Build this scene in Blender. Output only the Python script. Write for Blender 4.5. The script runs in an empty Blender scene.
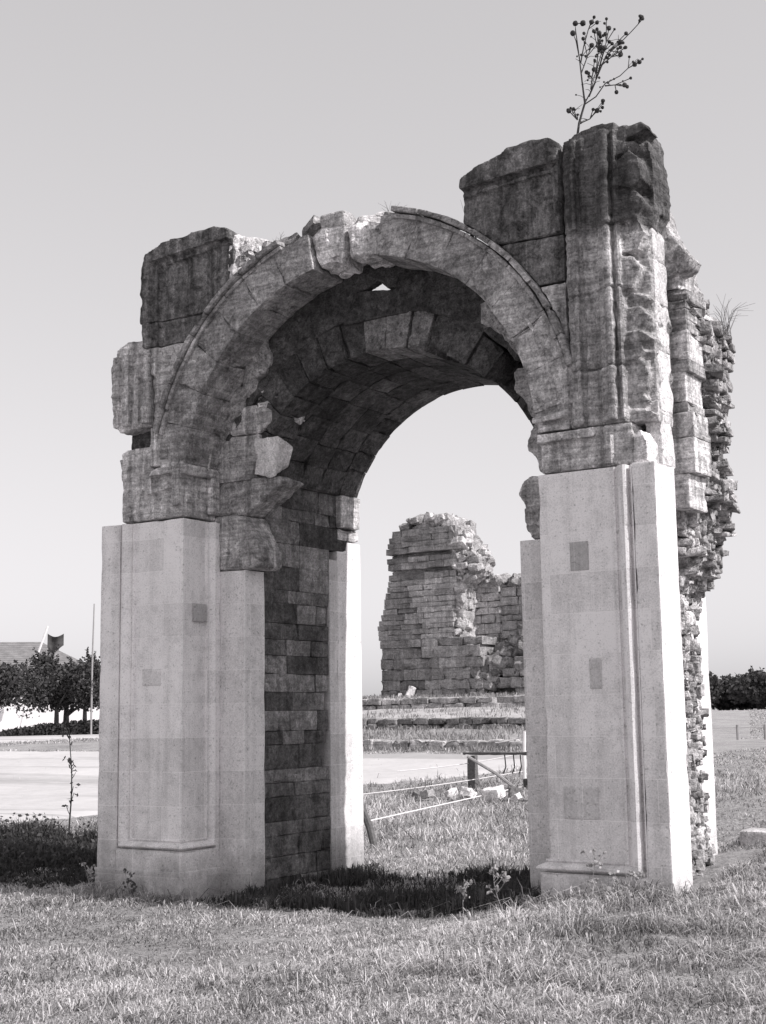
import bpy, bmesh, math, random
import numpy as np
from mathutils import Matrix, Vector

R = math.radians
scene = bpy.context.scene
COL = scene.collection
rng = np.random.default_rng(7)

# ------------------------------------------------------------------ noise
def _hash(ix, iy, iz, seed):
    h = (ix.astype(np.int64)*374761393 + iy.astype(np.int64)*668265263 + iz.astype(np.int64)*2147483647 + seed*1274126177) & 0xffffffff
    h = ((h ^ (h >> 13))*1274126177) & 0xffffffff
    h = ((h ^ (h >> 16))*2246822519) & 0xffffffff
    h = h ^ (h >> 15)
    return (h & 0xffffff)/float(0xffffff)

def vnoise(p, seed=0):
    p = np.asarray(p, float)
    i = np.floor(p).astype(np.int64); f = p-i; u = f*f*(3-2*f)
    r = 0
    for dx in (0, 1):
        wx = u[:, 0] if dx else 1-u[:, 0]
        for dy in (0, 1):
            wy = u[:, 1] if dy else 1-u[:, 1]
            for dz in (0, 1):
                wz = u[:, 2] if dz else 1-u[:, 2]
                r = r + wx*wy*wz*_hash(i[:, 0]+dx, i[:, 1]+dy, i[:, 2]+dz, seed)
    return r*2-1

def fbm(p, octv=3, seed=0):
    a, s, t = 1.0, 0, 0
    p = np.asarray(p, float)
    for k in range(octv):
        s = s + a*vnoise(p*(2.03**k), seed+k*17); t += a; a *= .5
    return s/t

def n2(x, y, sc, seed=0, octv=3):
    x = np.atleast_1d(np.asarray(x, float)).ravel(); y = np.atleast_1d(np.asarray(y, float)).ravel()
    return fbm(np.stack([x*sc, y*sc, np.zeros_like(x)], -1), octv, seed)

def sm(a, b, x):
    t = np.clip((x-a)/(b-a), 0, 1)
    return t*t*(3-2*t)

# ------------------------------------------------------------------ mesh helpers
def link(o, parent=None):
    COL.objects.link(o)
    if parent is not None: o.parent = parent
    return o

def tag(o, label=None, cat=None, group=None, kind=None):
    if label: o['label'] = label
    if cat: o['category'] = cat
    if group: o['group'] = group
    if kind: o['kind'] = kind
    return o

def empty(name, loc=(0, 0, 0)):
    o = bpy.data.objects.new(name, None); o.location = loc; o.empty_display_size = .2
    return link(o)

class MB:
    """collects pieces, built as one mesh"""
    def __init__(s): s.V = []; s.F = []; s.T = []; s.n = 0
    def add(s, V, F, tone=1.0):
        V = np.asarray(V, float)
        if isinstance(F, np.ndarray):
            s.F.append(F+s.n)
        else:
            s.F.append([tuple(i+s.n for i in f) for f in F])
        s.V.append(V); s.T.append(np.full(len(V), tone) if np.isscalar(tone) else np.asarray(tone, float)); s.n += len(V)
    def build(s, name, mat, parent=None, smooth=True, origin=None, sharp=34):
        V = np.concatenate(s.V); T = np.concatenate(s.T)
        if parent is not None and origin is None:
            V = V-np.array(parent.location)
        if origin is not None: V = V-np.array(origin)
        loops = []; starts = []; totals = []
        c = 0
        for F in s.F:
            if isinstance(F, np.ndarray):
                k = F.shape[1]; loops.append(F.ravel()); starts.append(c+np.arange(len(F))*k); totals.append(np.full(len(F), k)); c += F.size
            else:
                for f in F:
                    loops.append(np.array(f)); starts.append(np.array([c])); totals.append(np.array([len(f)])); c += len(f)
        L = np.concatenate(loops).astype(np.int32); S = np.concatenate(starts).astype(np.int32); N = np.concatenate(totals).astype(np.int32)
        me = bpy.data.meshes.new(name)
        me.vertices.add(len(V)); me.vertices.foreach_set('co', V.astype(np.float32).ravel())
        me.loops.add(len(L)); me.loops.foreach_set('vertex_index', L)
        me.polygons.add(len(S)); me.polygons.foreach_set('loop_start', S); me.polygons.foreach_set('loop_total', N)
        me.polygons.foreach_set('use_smooth', np.full(len(S), bool(smooth)))
        me.update(calc_edges=True); me.validate()
        at = me.attributes.new('tone', 'FLOAT', 'POINT'); at.data.foreach_set('value', T.astype(np.float32))
        me.materials.append(mat)
        if smooth and len(V) < 300000: me.set_sharp_from_angle(angle=R(sharp))
        o = bpy.data.objects.new(name, me)
        if origin is not None: o.location = origin
        return link(o, parent)

def _lines(L, r, cell):
    e = min(max(r*3.5, .022), L*.3)
    inner = max(1, int(round((L-2*e)/cell)))
    return np.concatenate([[0, r], np.linspace(e, L-e, inner+1), [L-r, L]])

def stone(mb, fn, dims, cell=.06, r=.012, amp=.006, chip=.0, tone=1.0, seed=0, freq=3.0):
    """a worn block: lattice on a rounded box, mapped by fn from the unit cube to the world"""
    dims = np.array(dims, float)
    r = min(r, dims.min()*.4)
    ax = [_lines(d, r, cell) for d in dims]
    nu, nv, nw = [len(a) for a in ax]
    idx = -np.ones((nu, nv, nw), np.int64)
    I, J, K = np.meshgrid(np.arange(nu), np.arange(nv), np.arange(nw), indexing='ij')
    bd = (I == 0) | (I == nu-1) | (J == 0) | (J == nv-1) | (K == 0) | (K == nw-1)
    ii, jj, kk = I[bd], J[bd], K[bd]
    idx[ii, jj, kk] = np.arange(len(ii))
    P = np.stack([ax[0][ii], ax[1][jj], ax[2][kk]], -1)
    h = dims/2; c = P-h
    q = np.clip(c, -(h-r), h-r); d = c-q
    ln = np.linalg.norm(d, axis=1, keepdims=True); d = d/np.maximum(ln, 1e-9)
    p = q+r*d
    W = fn((p+h)/dims)
    off = np.array([seed*3.17, seed*1.93, seed*5.11])
    disp = amp*(.65*fbm(W*freq+off, 2, 3)+.5*fbm(W*freq*4.3+off, 2, 9))
    if chip:
        dist = np.sort(h-np.abs(c), axis=1)
        e = np.clip(1-dist[:, 1]/max(.05, cell*.9), 0, 1)
        disp = disp-chip*e*np.clip(fbm(W*4.7+off, 3, 21)*1.8-.12, 0, 1)
    p = p+d*disp[:, None]
    V = fn((p+h)/dims)
    F = []
    def side(A):
        return np.stack([A[:-1, :-1].ravel(), A[1:, :-1].ravel(), A[1:, 1:].ravel(), A[:-1, 1:].ravel()], -1)
    F.append(side(idx[:, :, -1])); F.append(side(idx[:, :, 0])[:, ::-1])
    F.append(side(idx[:, 0, :])); F.append(side(idx[:, -1, :])[:, ::-1])
    F.append(side(idx[-1, :, :])); F.append(side(idx[0, :, :])[:, ::-1])
    F = np.concatenate(F)
    # outward orientation
    a, b, cc = V[F[:, 0]], V[F[:, 1]], V[F[:, 2]]
    ctr = V.mean(0)
    if np.einsum('ij,ij->i', np.cross(b-a, cc-a), (a-ctr)).sum() < 0: F = F[:, ::-1]
    mb.add(V, F, tone)

def box(mb, x0, x1, y0, y1, z0, z1, **k):
    lo = np.array([x0, y0, z0]); d = np.array([x1-x0, y1-y0, z1-z0])
    stone(mb, lambda u: lo+u*d, d, **k)

def hexa(mb, c8, **k):
    """c8[i][j][k] corners"""
    c = np.array(c8, float)
    def fn(u):
        x, y, z = [u[:, i:i+1] for i in range(3)]
        r = 0
        for i in (0, 1):
            for j in (0, 1):
                for l in (0, 1):
                    r = r+(x if i else 1-x)*(y if j else 1-y)*(z if l else 1-z)*c[i, j, l]
        return r
    dims = [np.linalg.norm(c[1]-c[0], axis=-1).mean(), np.linalg.norm(c[:, 1]-c[:, 0], axis=-1).mean(), np.linalg.norm(c[:, :, 1]-c[:, :, 0], axis=-1).mean()]
    stone(mb, fn, dims, **k)

def voussoir(mb, R0, R1, a0, a1, y0, y1, zc, gap=.004, **k):
    def fn(u):
        r = R0+u[:, 0]*(R1-R0); y = y0+gap/2+u[:, 1]*(y1-y0-gap)
        a = a0+u[:, 2]*(a1-a0); ga = gap/2*(1-2*u[:, 2])/r
        a = a+ga
        return np.stack([r*np.cos(a), y, zc+r*np.sin(a)], -1)
    stone(mb, fn, (R1-R0, y1-y0, (R0+R1)/2*(a1-a0)), **k)

def rock(mb, ctr, size, tone=1.0, seed=0, rs=None, cell=None, amp=None, tilt=.5, turn=6.28):
    rs = rs or random
    size = np.array(size, float)
    e = Matrix.Rotation(rs.uniform(0, turn), 3, 'Z') @ Matrix.Rotation(rs.uniform(-tilt, tilt), 3, 'X') @ Matrix.Rotation(rs.uniform(-tilt, tilt), 3, 'Y')
    M = np.array(e); ctr = np.array(ctr, float)
    m = size.min()
    fn = lambda u: ctr+((u-.5)*size)@M.T
    stone(mb, fn, size, cell=cell or max(m*.33, .02), r=m*.08, amp=(amp if amp is not None else m*.30), chip=m*.5, tone=tone, seed=seed, freq=1.1/m*.6)

def slab(mb, prisms, vox=.025, amp=.012, seed=0, tone=1.0, strata=0.0, pit=0.0, mod=None, cut=None):
    """outlines in the XZ plane thickened along Y, fused and weathered"""
    bm = bmesh.new()
    for out, y0, y1 in prisms:
        a = [bm.verts.new((x, y0, z)) for x, z in out]; b = [bm.verts.new((x, y1, z)) for x, z in out]
        n = len(out)
        bm.faces.new(a); bm.faces.new(b[::-1])
        for i in range(n): bm.faces.new((a[i], b[i], b[(i+1) % n], a[(i+1) % n]))
    bmesh.ops.recalc_face_normals(bm, faces=bm.faces)
    bmesh.ops.triangulate(bm, faces=bm.faces)
    me = bpy.data.meshes.new('tmp'); bm.to_mesh(me); bm.free()
    o = bpy.data.objects.new('tmp', me); COL.objects.link(o)
    m = o.modifiers.new('r', 'REMESH'); m.mode = 'VOXEL'; m.voxel_size = vox
    dg = bpy.context.evaluated_depsgraph_get()
    ev = bpy.data.meshes.new_from_object(o.evaluated_get(dg))
    n = len(ev.vertices)
    V = np.empty(n*3); ev.vertices.foreach_get('co', V); V = V.reshape(-1, 3)
    N = np.empty(n*3); ev.vertices.foreach_get('normal', N); N = N.reshape(-1, 3)
    F = np.empty(len(ev.loops), np.int32); ev.loops.foreach_get('vertex_index', F)
    tot = np.empty(len(ev.polygons), np.int32); ev.polygons.foreach_get('loop_total', tot)
    if (tot == 4).all(): F = F.reshape(-1, 4)
    else: F = [tuple(p.vertices) for p in ev.polygons]
    bpy.data.objects.remove(o); bpy.data.meshes.remove(me); bpy.data.meshes.remove(ev)
    off = np.array([seed*2.7, seed*1.3, seed*4.1])
    d = amp*(.6*fbm(V*2.6+off, 3, 5)+.8*fbm(V*10+off, 3, 8))
    if strata: d = d+strata*fbm(V*np.array([2.2, 2.2, 22])+off, 2, 31)
    if pit: d = d-pit*np.clip(fbm(V*7+off, 3, 44)-.15, 0, 1)
    if mod: d = mod(V, d, N)
    if cut: d = d-cut(V)
    tn = tone(V) if callable(tone) else tone
    V = V+N*d[:, None]
    mb.add(V, F, tn)

def circ_pts(Rr, zc, a0, a1, n):
    return [(Rr*math.cos(a), zc+Rr*math.sin(a)) for a in np.linspace(a0, a1, n)]

def tube(mb, pts, rad, n=6, tone=1.0):
    pts = np.array(pts, float); rad = np.broadcast_to(np.asarray(rad, float), (len(pts),))
    V = []
    for i, p in enumerate(pts):
        t = pts[min(i+1, len(pts)-1)]-pts[max(i-1, 0)]; t = t/np.linalg.norm(t)
        a = np.cross(t, [0, 0, 1.0]) if abs(t[2]) < .9 else np.cross(t, [1.0, 0, 0]); a /= np.linalg.norm(a); b = np.cross(t, a)
        for k in range(n):
            th = 2*math.pi*k/n; V.append(p+rad[i]*(a*math.cos(th)+b*math.sin(th)))
    F = []
    for i in range(len(pts)-1):
        for k in range(n):
            F.append((i*n+k, i*n+(k+1) % n, (i+1)*n+(k+1) % n, (i+1)*n+k))
    F.append(tuple(range(n))[::-1]); F.append(tuple((len(pts)-1)*n+k for k in range(n)))
    mb.add(V, F, tone)

# ------------------------------------------------------------------ materials
TINT = (1.0, .975, .985)
def g(v): return (v*TINT[0], v*TINT[1], v*TINT[2], 1)

class NT:
    def __init__(s, name):
        s.m = bpy.data.materials.new(name); s.m.use_nodes = True
        s.t = s.m.node_tree; s.b = s.t.nodes['Principled BSDF']; s.b.inputs['Roughness'].default_value = .95
        s.b.inputs['Specular IOR Level'].default_value = .12
    def n(s, typ, **kw):
        x = s.t.nodes.new(typ)
        for k, v in kw.items():
            if k == 'inp':
                for a, b in v.items():
                    if isinstance(b, bpy.types.NodeSocket): s.t.links.new(b, x.inputs[a])
                    else: x.inputs[a].default_value = b
            else: setattr(x, k, v)
        return x
    def math(s, op, a, b=0.0, clamp=False):
        return s.n('ShaderNodeMath', operation=op, use_clamp=clamp, inp={0: a, 1: b}).outputs[0]
    def pos(s, sc=(1, 1, 1), off=(0, 0, 0)):
        gp = s.n('ShaderNodeNewGeometry').outputs['Position']
        return s.n('ShaderNodeMapping', inp={0: gp, 'Location': off, 'Scale': sc}).outputs[0]
    def noise(s, v, sc, det=4, rough=.6, dist=0.0):
        return s.n('ShaderNodeTexNoise', inp={'Vector': v, 'Scale': sc, 'Detail': det, 'Roughness': rough, 'Distortion': dist}).outputs['Fac']
    def ramp(s, f, a, b, lo=0.0, hi=1.0):
        return s.n('ShaderNodeMapRange', inp={0: f, 1: a, 2: b, 3: lo, 4: hi}).outputs[0]
    def attr(s, nm): return s.n('ShaderNodeAttribute', attribute_name=nm).outputs['Fac']
    def grey(s, f):
        v = s.n('ShaderNodeVectorMath', operation='SCALE', inp={0: TINT, 'Scale': f}).outputs[0]
        s.t.links.new(v, s.b.inputs['Base Color'])
    def bump(s, h, st=.5, d=.02):
        bn = s.n('ShaderNodeBump', inp={'Strength': st, 'Distance': d, 'Height': h})
        s.t.links.new(bn.outputs[0], s.b.inputs['Normal'])

def old_stone_mat(name, base, var=.5, streak=.35, lichen=.25, strata=.4, bump=.6, lich_v=.55):
    t = NT(name)
    big = t.noise(t.pos(), 1.3, 5, .62)
    mid = t.noise(t.pos(off=(3, 1, 7)), 7, 5, .7)
    fine = t.noise(t.pos(), 55, 3, .7)
    st = t.noise(t.pos((9, 9, .5)), 1.0, 4, .6, .3)
    sr = t.noise(t.pos((1.2, 1.2, 16)), 1.6, 4, .65, .6)
    crust = t.noise(t.pos(off=(7, 2, 5)), 19, 5, .72, .4)
    f = t.math('MULTIPLY', t.ramp(big, .34, .66, 1-var, 1+var), t.ramp(mid, .36, .64, 1-var*.8, 1+var*.8))
    f = t.math('MULTIPLY', f, t.ramp(crust, .38, .62, 1-var*1.0, 1+var*.8))
    f = t.math('MULTIPLY', f, t.ramp(st, .38, .66, 1.12, 1-streak))
    f = t.math('MULTIPLY', f, t.ramp(sr, .36, .64, 1-strata*.4, 1+strata*.3))
    f = t.math('MULTIPLY', f, t.ramp(fine, .38, .62, .76, 1.2))
    pa = t.noise(t.pos(off=(2, 8, 3)), 5.5, 7, .78, .8)
    f = t.math('MULTIPLY', f, t.ramp(pa, .40, .47, 1-var*1.2, 1.0))
    f = t.math('MULTIPLY', f, t.ramp(pa, .56, .63, 1.0, 1+var*1.2))
    pit = t.noise(t.pos(off=(5, 5, 9)), 34, 3, .6)
    f = t.math('MULTIPLY', f, t.ramp(pit, .62, .69, 1.0, .62))
    ws = t.noise(t.pos((13, 13, .45), (4, 4, 0)), 1.0, 4, .7, .25)
    f = t.math('MULTIPLY', f, t.ramp(ws, .58, .68, 1.0, 1+streak*1.1))
    f = t.math('MULTIPLY', f, t.attr('tone'))
    f = t.math('MAXIMUM', t.math('MULTIPLY', f, base), .018)
    if lichen:
        l = t.noise(t.pos(off=(11, 5, 2)), 16, 6, .75)
        l2 = t.noise(t.pos(off=(1, 9, 4)), 2.1, 2, .5)
        k = t.math('MULTIPLY', t.ramp(l, .60, .68, 0, 1), t.ramp(l2, .46, .62, 0, lichen))
        f = t.n('ShaderNodeMix', data_type='FLOAT', inp={0: k, 2: f, 3: lich_v}).outputs[0]
    t.grey(f)
    h = t.math('ADD', t.math('MULTIPLY', mid, .7), t.math('MULTIPLY', fine, .4))
    h = t.math('ADD', h, t.math('MULTIPLY', crust, .7))
    h = t.math('ADD', h, t.math('MULTIPLY', sr, strata))
    h = t.math('SUBTRACT', h, t.math('MULTIPLY', t.ramp(pit, .58, .68, 0, 1), .5))
    t.bump(h, bump, .035)
    return t.m

def new_stone_mat():
    t = NT('new_limestone')
    gp = t.n('ShaderNodeNewGeometry').outputs['Position']
    x = t.n('ShaderNodeSeparateXYZ', inp={0: gp})
    u = t.math('ADD', x.outputs[0], x.outputs[1])
    v = t.n('ShaderNodeCombineXYZ', inp={0: u, 1: x.outputs[2]}).outputs[0]
    v = t.n('ShaderNodeMapping', inp={0: v, 'Location': (.17, .09, 0)}).outputs[0]
    br = t.n('ShaderNodeTexBrick', inp={'Vector': v, 'Color1': (.0, .0, .0, 1), 'Color2': (1, 1, 1, 1), 'Mortar': (.5, .5, .5, 1), 'Scale': 1.0,
             'Mortar Size': .004, 'Mortar Smooth': .6, 'Brick Width': .62, 'Row Height': .335})
    br.offset = .37; br.squash = 1.0
    blk = t.ramp(br.outputs['Color'], 0, 1, .85, 1.06)
    big = t.noise(t.pos(), 1.1, 5, .6)
    mid = t.noise(t.pos(), 9, 5, .7)
    fine = t.noise(t.pos(), 70, 4, .8)
    f = t.math('MULTIPLY', blk, t.ramp(big, .3, .7, .88, 1.08))
    f = t.math('MULTIPLY', f, t.ramp(mid, .36, .64, .90, 1.06))
    f = t.math('MULTIPLY', f, t.ramp(fine, .37, .63, .80, 1.15))
    pit = t.noise(t.pos(off=(3, 3, 3)), 38, 2, .5)
    f = t.math('MULTIPLY', f, t.ramp(pit, .62, .70, 1, .66))
    f = t.math('MULTIPLY', f, t.attr('tone'))
    j = br.outputs['Fac']
    stv = t.noise(t.pos((6, 6, .35)), 1.0, 4, .65, .2)
    f = t.math('MULTIPLY', f, t.ramp(stv, .42, .66, 1.03, .84))
    f = t.math('ADD', f, t.math('MULTIPLY', j, .17))
    # damp, dirty foot of the masonry
    d = t.math('ADD', x.outputs[2], t.math('MULTIPLY', t.noise(t.pos(), 3.5, 4, .6), -.9))
    f = t.math('MULTIPLY', f, t.ramp(d, -.38, .22, .45, 1))
    bl = t.noise(t.pos(off=(6, 1, 4)), 3.2, 6, .75, .5)
    f = t.math('MULTIPLY', f, t.ramp(bl, .54, .66, 1, .84))
    t.grey(t.math('MINIMUM', t.math('MULTIPLY', f, .86), .86))
    h = t.math('ADD', t.math('MULTIPLY', fine, .6), t.math('MULTIPLY', mid, .4))
    h = t.math('SUBTRACT', h, t.math('MULTIPLY', j, .25))
    t.bump(h, .28, .012)
    return t.m

def plain_mat(name, base, var=.3, sc=12, bump=.3, usetone=True, rough=.9):
    t = NT(name); t.b.inputs['Roughness'].default_value = rough
    f = t.ramp(t.noise(t.pos(), sc, 5, .65), .3, .7, base*(1-var), base*(1+var))
    if usetone: f = t.math('MULTIPLY', f, t.attr('tone'))
    t.grey(f)
    if bump: t.bump(t.noise(t.pos(), sc*4, 3, .7), bump, .02)
    return t.m

def leaf_mat(name, base, trans=.25):
    t = NT(name)
    f = t.math('MULTIPLY', t.attr('tone'), base)
    t.grey(f)
    t.b.inputs['Roughness'].default_value = .8
    tr = t.n('ShaderNodeBsdfTranslucent')
    v = t.n('ShaderNodeVectorMath', operation='SCALE', inp={0: TINT, 'Scale': f}).outputs[0]
    t.t.links.new(v, tr.inputs[0])
    mx = t.n('ShaderNodeMixShader', inp={0: trans, 1: t.b.outputs[0], 2: tr.outputs[0]})
    t.t.links.new(mx.outputs[0], t.t.nodes['Material Output'].inputs['Surface'])
    return t.m

def ground_mat():
    t = NT('ground_soil')
    a = t.noise(t.pos(), .6, 6, .65); b = t.noise(t.pos(), 9, 6, .75); c = t.noise(t.pos(), 60, 3, .8)
    f = t.math('MULTIPLY', t.ramp(a, .3, .7, .75, 1.25), t.ramp(b, .25, .75, .6, 1.4))
    f = t.math('MULTIPLY', f, t.ramp(c, .25, .75, .7, 1.3))
    pb = t.noise(t.pos(), 26, 4, .8)
    f = t.math('MULTIPLY', f, t.ramp(pb, .42, .6, .75, 1.3))
    t.grey(t.math('MULTIPLY', f, .34))
    t.bump(t.math('ADD', b, t.math('MULTIPLY', c, .5)), .9, .06)
    return t.m

def lot_mat():
    t = NT('pale_dust')
    a = t.noise(t.pos(), .25, 5, .6); b = t.noise(t.pos(), 3, 6, .7)
    tr = t.noise(t.pos((.05, .55, 1)), 1.0, 4, .6, .4)
    f = t.math('MULTIPLY', t.ramp(a, .3, .7, .88, 1.1), t.ramp(b, .3, .75, .92, 1.08))
    f = t.math('MULTIPLY', f, t.ramp(tr, .55, .66, 1, .72))
    tk = t.noise(t.pos((.03, .9, 1), (9, 2, 0)), 1.0, 5, .6, .8)
    f = t.math('MULTIPLY', f, t.ramp(tk, .56, .62, 1, .66))
    t.grey(t.math('MULTIPLY', f, .50))
    t.bump(b, .4, .05)
    return t.m

M_NEW = new_stone_mat()
M_DARK = old_stone_mat('dark_weathered_stone', .18, var=.38, streak=.6, lichen=.35, strata=.25, lich_v=.30)
M_MID = old_stone_mat('weathered_stone', .55, var=.26, streak=.48, lichen=.2, strata=.75, lich_v=.45)
M_RING = old_stone_mat('arch_ring_stone', .37, var=.3, streak=.15, lichen=.3, strata=.7, lich_v=.42)
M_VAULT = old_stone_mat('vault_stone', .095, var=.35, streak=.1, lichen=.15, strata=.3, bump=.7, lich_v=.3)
M_REV = old_stone_mat('reveal_stone', .175, var=.3, streak=.2, lichen=.1, strata=.3, bump=.5)
M_RUB = old_stone_mat('rubble_masonry', .38, var=.35, streak=.0, lichen=.25, strata=.1, bump=.8)
M_RUIN = old_stone_mat('ruin_stone', .40, var=.22, streak=.2, lichen=.2, strata=.5, bump=.9)
M_WHITE = old_stone_mat('fresh_broken_stone', .62, var=.14, streak=.1, lichen=0, strata=.1, bump=.6)
M_INSET = old_stone_mat('inset_stone', .40, var=.12, streak=.1, lichen=0, strata=.3, bump=.4)
M_GROUND = ground_mat(); M_LOT = lot_mat()
M_GRASS = leaf_mat('dry_grass', 1.0, .3)
M_WEED = leaf_mat('green_weeds', 1.0, .25)
M_LEAF = leaf_mat('tree_leaves', 1.0, .2)
M_BARK = plain_mat('bark', .12, .4, 20, .6)
M_WOOD = plain_mat('grey_wood', .13, .35, 25, .5)
M_PATH = plain_mat('trodden_earth', .40, .25, 1.5, .5, usetone=False)
M_PAINT = plain_mat('white_paint', .72, .1, 8, .1)
M_CORD = plain_mat('white_cord', .7, .1, 8, 0)
M_METAL = plain_mat('grey_metal', .3, .15, 6, 0, rough=.5)
M_CLOTH = plain_mat('dark_cloth', .06, .3, 5, .1)
M_PLASTER = plain_mat('white_plaster', .72, .08, 2, .1)

# ------------------------------------------------------------------ terrain
def wleft(x, y):
    u = x+.42*(y-20)+5.7
    return 1-sm(-2.5, 1.5, u)

def H(x, y):
    x = np.asarray(x, float); y = np.asarray(y, float)
    w = wleft(x, y)
    prof = np.interp(y, [2, 5, 10, 14, 18, 22, 40], [0, .06, .24, .45, .74, .93, 1.0])
    D = np.hypot(x-7.28, y+10.39)
    m = np.maximum(sm(.1, 3.5, x)*(1-sm(4, 9, y)), (1-w)*sm(4, 9, y))
    h = .03+(.33+.17*sm(.3, 3, y))*m*sm(-9, -2.2, y)+w*prof
    h = h+(1-w)*1.15*sm(62, 150, D)*(y > 0)
    sh = np.shape(h)
    amp = .035*(1-sm(30, 60, D))
    nz = n2(x, y, .55, 5, 3).reshape(sh)+.4*n2(x, y, 2.3, 6, 2).reshape(sh)
    h = h+amp*nz
    # a shallow worn rut in the foreground
    rut = np.exp(-((y+2.3+.25*np.sin(x*1.3)-.25*(x-1))/.35)**2)*(1-sm(2.6, 3.6, x))
    return h-.05*rut*(1-sm(8, 20, D))

def h1(x, y): return float(np.atleast_1d(H(np.array([x]), np.array([y])))[0])

CAM = np.array([7.2787, -10.3901, 1.7827])
def build_ground():
    na, rr = 220, np.concatenate([[0], np.geomspace(.6, 2500, 210)])
    th = np.linspace(0, 2*math.pi, na, endpoint=False)
    X = CAM[0]+rr[1:, None]*np.cos(th); Y = CAM[1]+rr[1:, None]*np.sin(th)
    Z = H(X, Y)
    V = np.stack([X, Y, Z], -1).reshape(-1, 3)
    n = len(rr)-1
    i = np.arange(n-1)[:, None]; j = np.arange(na)[None]; j2 = (j+1) % na
    F = np.stack([i*na+j+0*i, (i+1)*na+j, (i+1)*na+j2, i*na+j2+0*i], -1).reshape(-1, 4)
    mb = MB(); mb.add(V, F)
    cz = h1(CAM[0], CAM[1])
    mb.add([[CAM[0], CAM[1], cz]]+[list(v) for v in V[:na]], [(0, 1+k, 1+(k+1) % na) for k in range(na)])
    o = mb.build('ground', M_GROUND); tag(o, kind='structure')
build_ground()

def lot_edge(x):   # near edge of the dusty lot, in Y
    x = np.asarray(x, float)
    return np.interp(x, [-60, -14, -10.5, -8, -4], [2, 4.6, 5.4, 13.5, 19.0])

def in_lot(x, y):
    nz = n2(x, y, .35, 77, 3)*1.3
    D = np.hypot(x-CAM[0], y-CAM[1])
    far = np.interp(x, [-90, -40, -30, -8], [46, 46, 18.8, 18.8])
    return (y > lot_edge(x)+nz) & (y < far+nz*.4) & (x < -4.6-.42*(y-20)*.3+nz*.5) & (D < 80)

def build_lot():
    xs = np.arange(-75, -2, .35); ys = np.arange(1, 48, .35)
    X, Y = np.meshgrid(xs, ys, indexing='ij')
    Z = H(X, Y)+.03
    ok = in_lot(X.ravel(), Y.ravel()).reshape(X.shape)
    Z = np.where(ok, Z, Z-.08)
    idx = np.arange(X.size).reshape(X.shape)
    F = np.stack([idx[:-1, :-1], idx[1:, :-1], idx[1:, 1:], idx[:-1, 1:]], -1)
    k = ok[:-1, :-1] | ok[1:, :-1] | ok[1:, 1:] | ok[:-1, 1:]
    F = F[k]
    mb = MB(); mb.add(np.stack([X, Y, Z], -1).reshape(-1, 3), F)
    tag(mb.build('dirt_lot', M_LOT), kind='structure')
build_lot()

# ------------------------------------------------------------------ the arch
arch = empty('ruined_arch'); 
tag(arch, 'ruined stone gateway arch with dark weathered top and pale restored lower piers', 'arch')
rs = random.Random(3)
W, HP = 3.08, 3.776
ZP, ZM = .487, .613

def moulding_strip(side, y_rev0=.33, y_rev1=.45):
    """panel moulding: down the front, along the foot, round the inner corner and up the reveal"""
    s = side
    xi, xo = (2.62, 2.82) if s < 0 else (2.66, 2.88)
    inner = [((s*xi, 0), HP-.006), ((s*xi, 0), ZM), ((s*2.0, 0), ZM), ((s*2.0, y_rev0), ZM), ((s*2.0, y_rev0), HP-.006)]
    outer = [((s*xo, 0), HP-.006), ((s*xo, 0), ZP), ((s*2.0, 0), ZP), ((s*2.0, y_rev1), ZP), ((s*2.0, y_rev1), HP-.006)]
    on = [(0, -1), (0, -1), (-s, -1), (-s, 0), (-s, 0)]
    prof = [(0, -.02), (.02, -.02), (.10, -.02), (.12, .022), (.22, .026), (.24, .012), (.30, .014), (.42, .050), (.55, .080), (.68, .086), (.78, .074), (.80, .010), (.93, .008), (.95, .060), (1.0, .060)]
    V = []
    for (pi, zi), (po, zo), (ox, oy) in zip(inner, outer, on):
        for t, d in prof:
            x = pi[0]+(po[0]-pi[0])*t; y = pi[1]+(po[1]-pi[1])*t; z = zi+(zo-zi)*t
            V.append((x+ox*d, y+oy*d, z))
    n = len(prof)
    F = []
    for i in range(len(inner)-1):
        for k in range(n-1):
            f = (i*n+k, i*n+k+1, (i+1)*n+k+1, (i+1)*n+k)
            F.append(f if s < 0 else f[::-1])
    # cut ends at the top, closed back to the wall
    mb = MB(); mb.add(V, F)
    o = mb.build('panel_moulding', M_NEW, arch, smooth=False)
    return o

def new_pier(side):
    s = side
    mb = MB()
    def bx(x0, x1, y0, y1, z0, z1, **k):
        a, b = sorted((s*x0, s*x1)); box(mb, a, b, y0, y1, z0, z1, **dict(dict(cell=.07, r=.006, amp=.003, chip=.016, seed=rs.random()*9), **k))
    fx = 2.82 if s < 0 else 2.88
    b0 = -.25
    bx(2.0, fx+.05, 0, .505, ZM-.06, HP)                 # recessed panel body
    bx(fx, W, -.06, .36 if s > 0 else .5, b0, HP+.001)    # outer frame strip
    bx(1.94, fx+.002, -.06, .51, b0, ZP)                 # plinth
    bx(1.925, W+.012, -.078, .512, b0, .30)               # foot
    bx(1.941, 2.2, .45, .508, ZP-.03, HP-.002)           # frame strip on the reveal
    o = mb.build('pier', M_NEW, arch)
    moulding_strip(s)
    # jamb, set back
    mb = MB()
    if s < 0:
        box(mb, -2.3, -1.62, .51, .836, b0, 3.268, cell=.25, r=.008, amp=.003, chip=.012, tone=.97)
    else:
        box(mb, 1.54, 2.3, .51, .86, b0, 3.302, cell=.25, r=.008, amp=.003, chip=.01, tone=.92)
    mb.build('jamb', M_NEW, arch)
    return o
new_pier(-1); new_pier(1)

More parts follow.
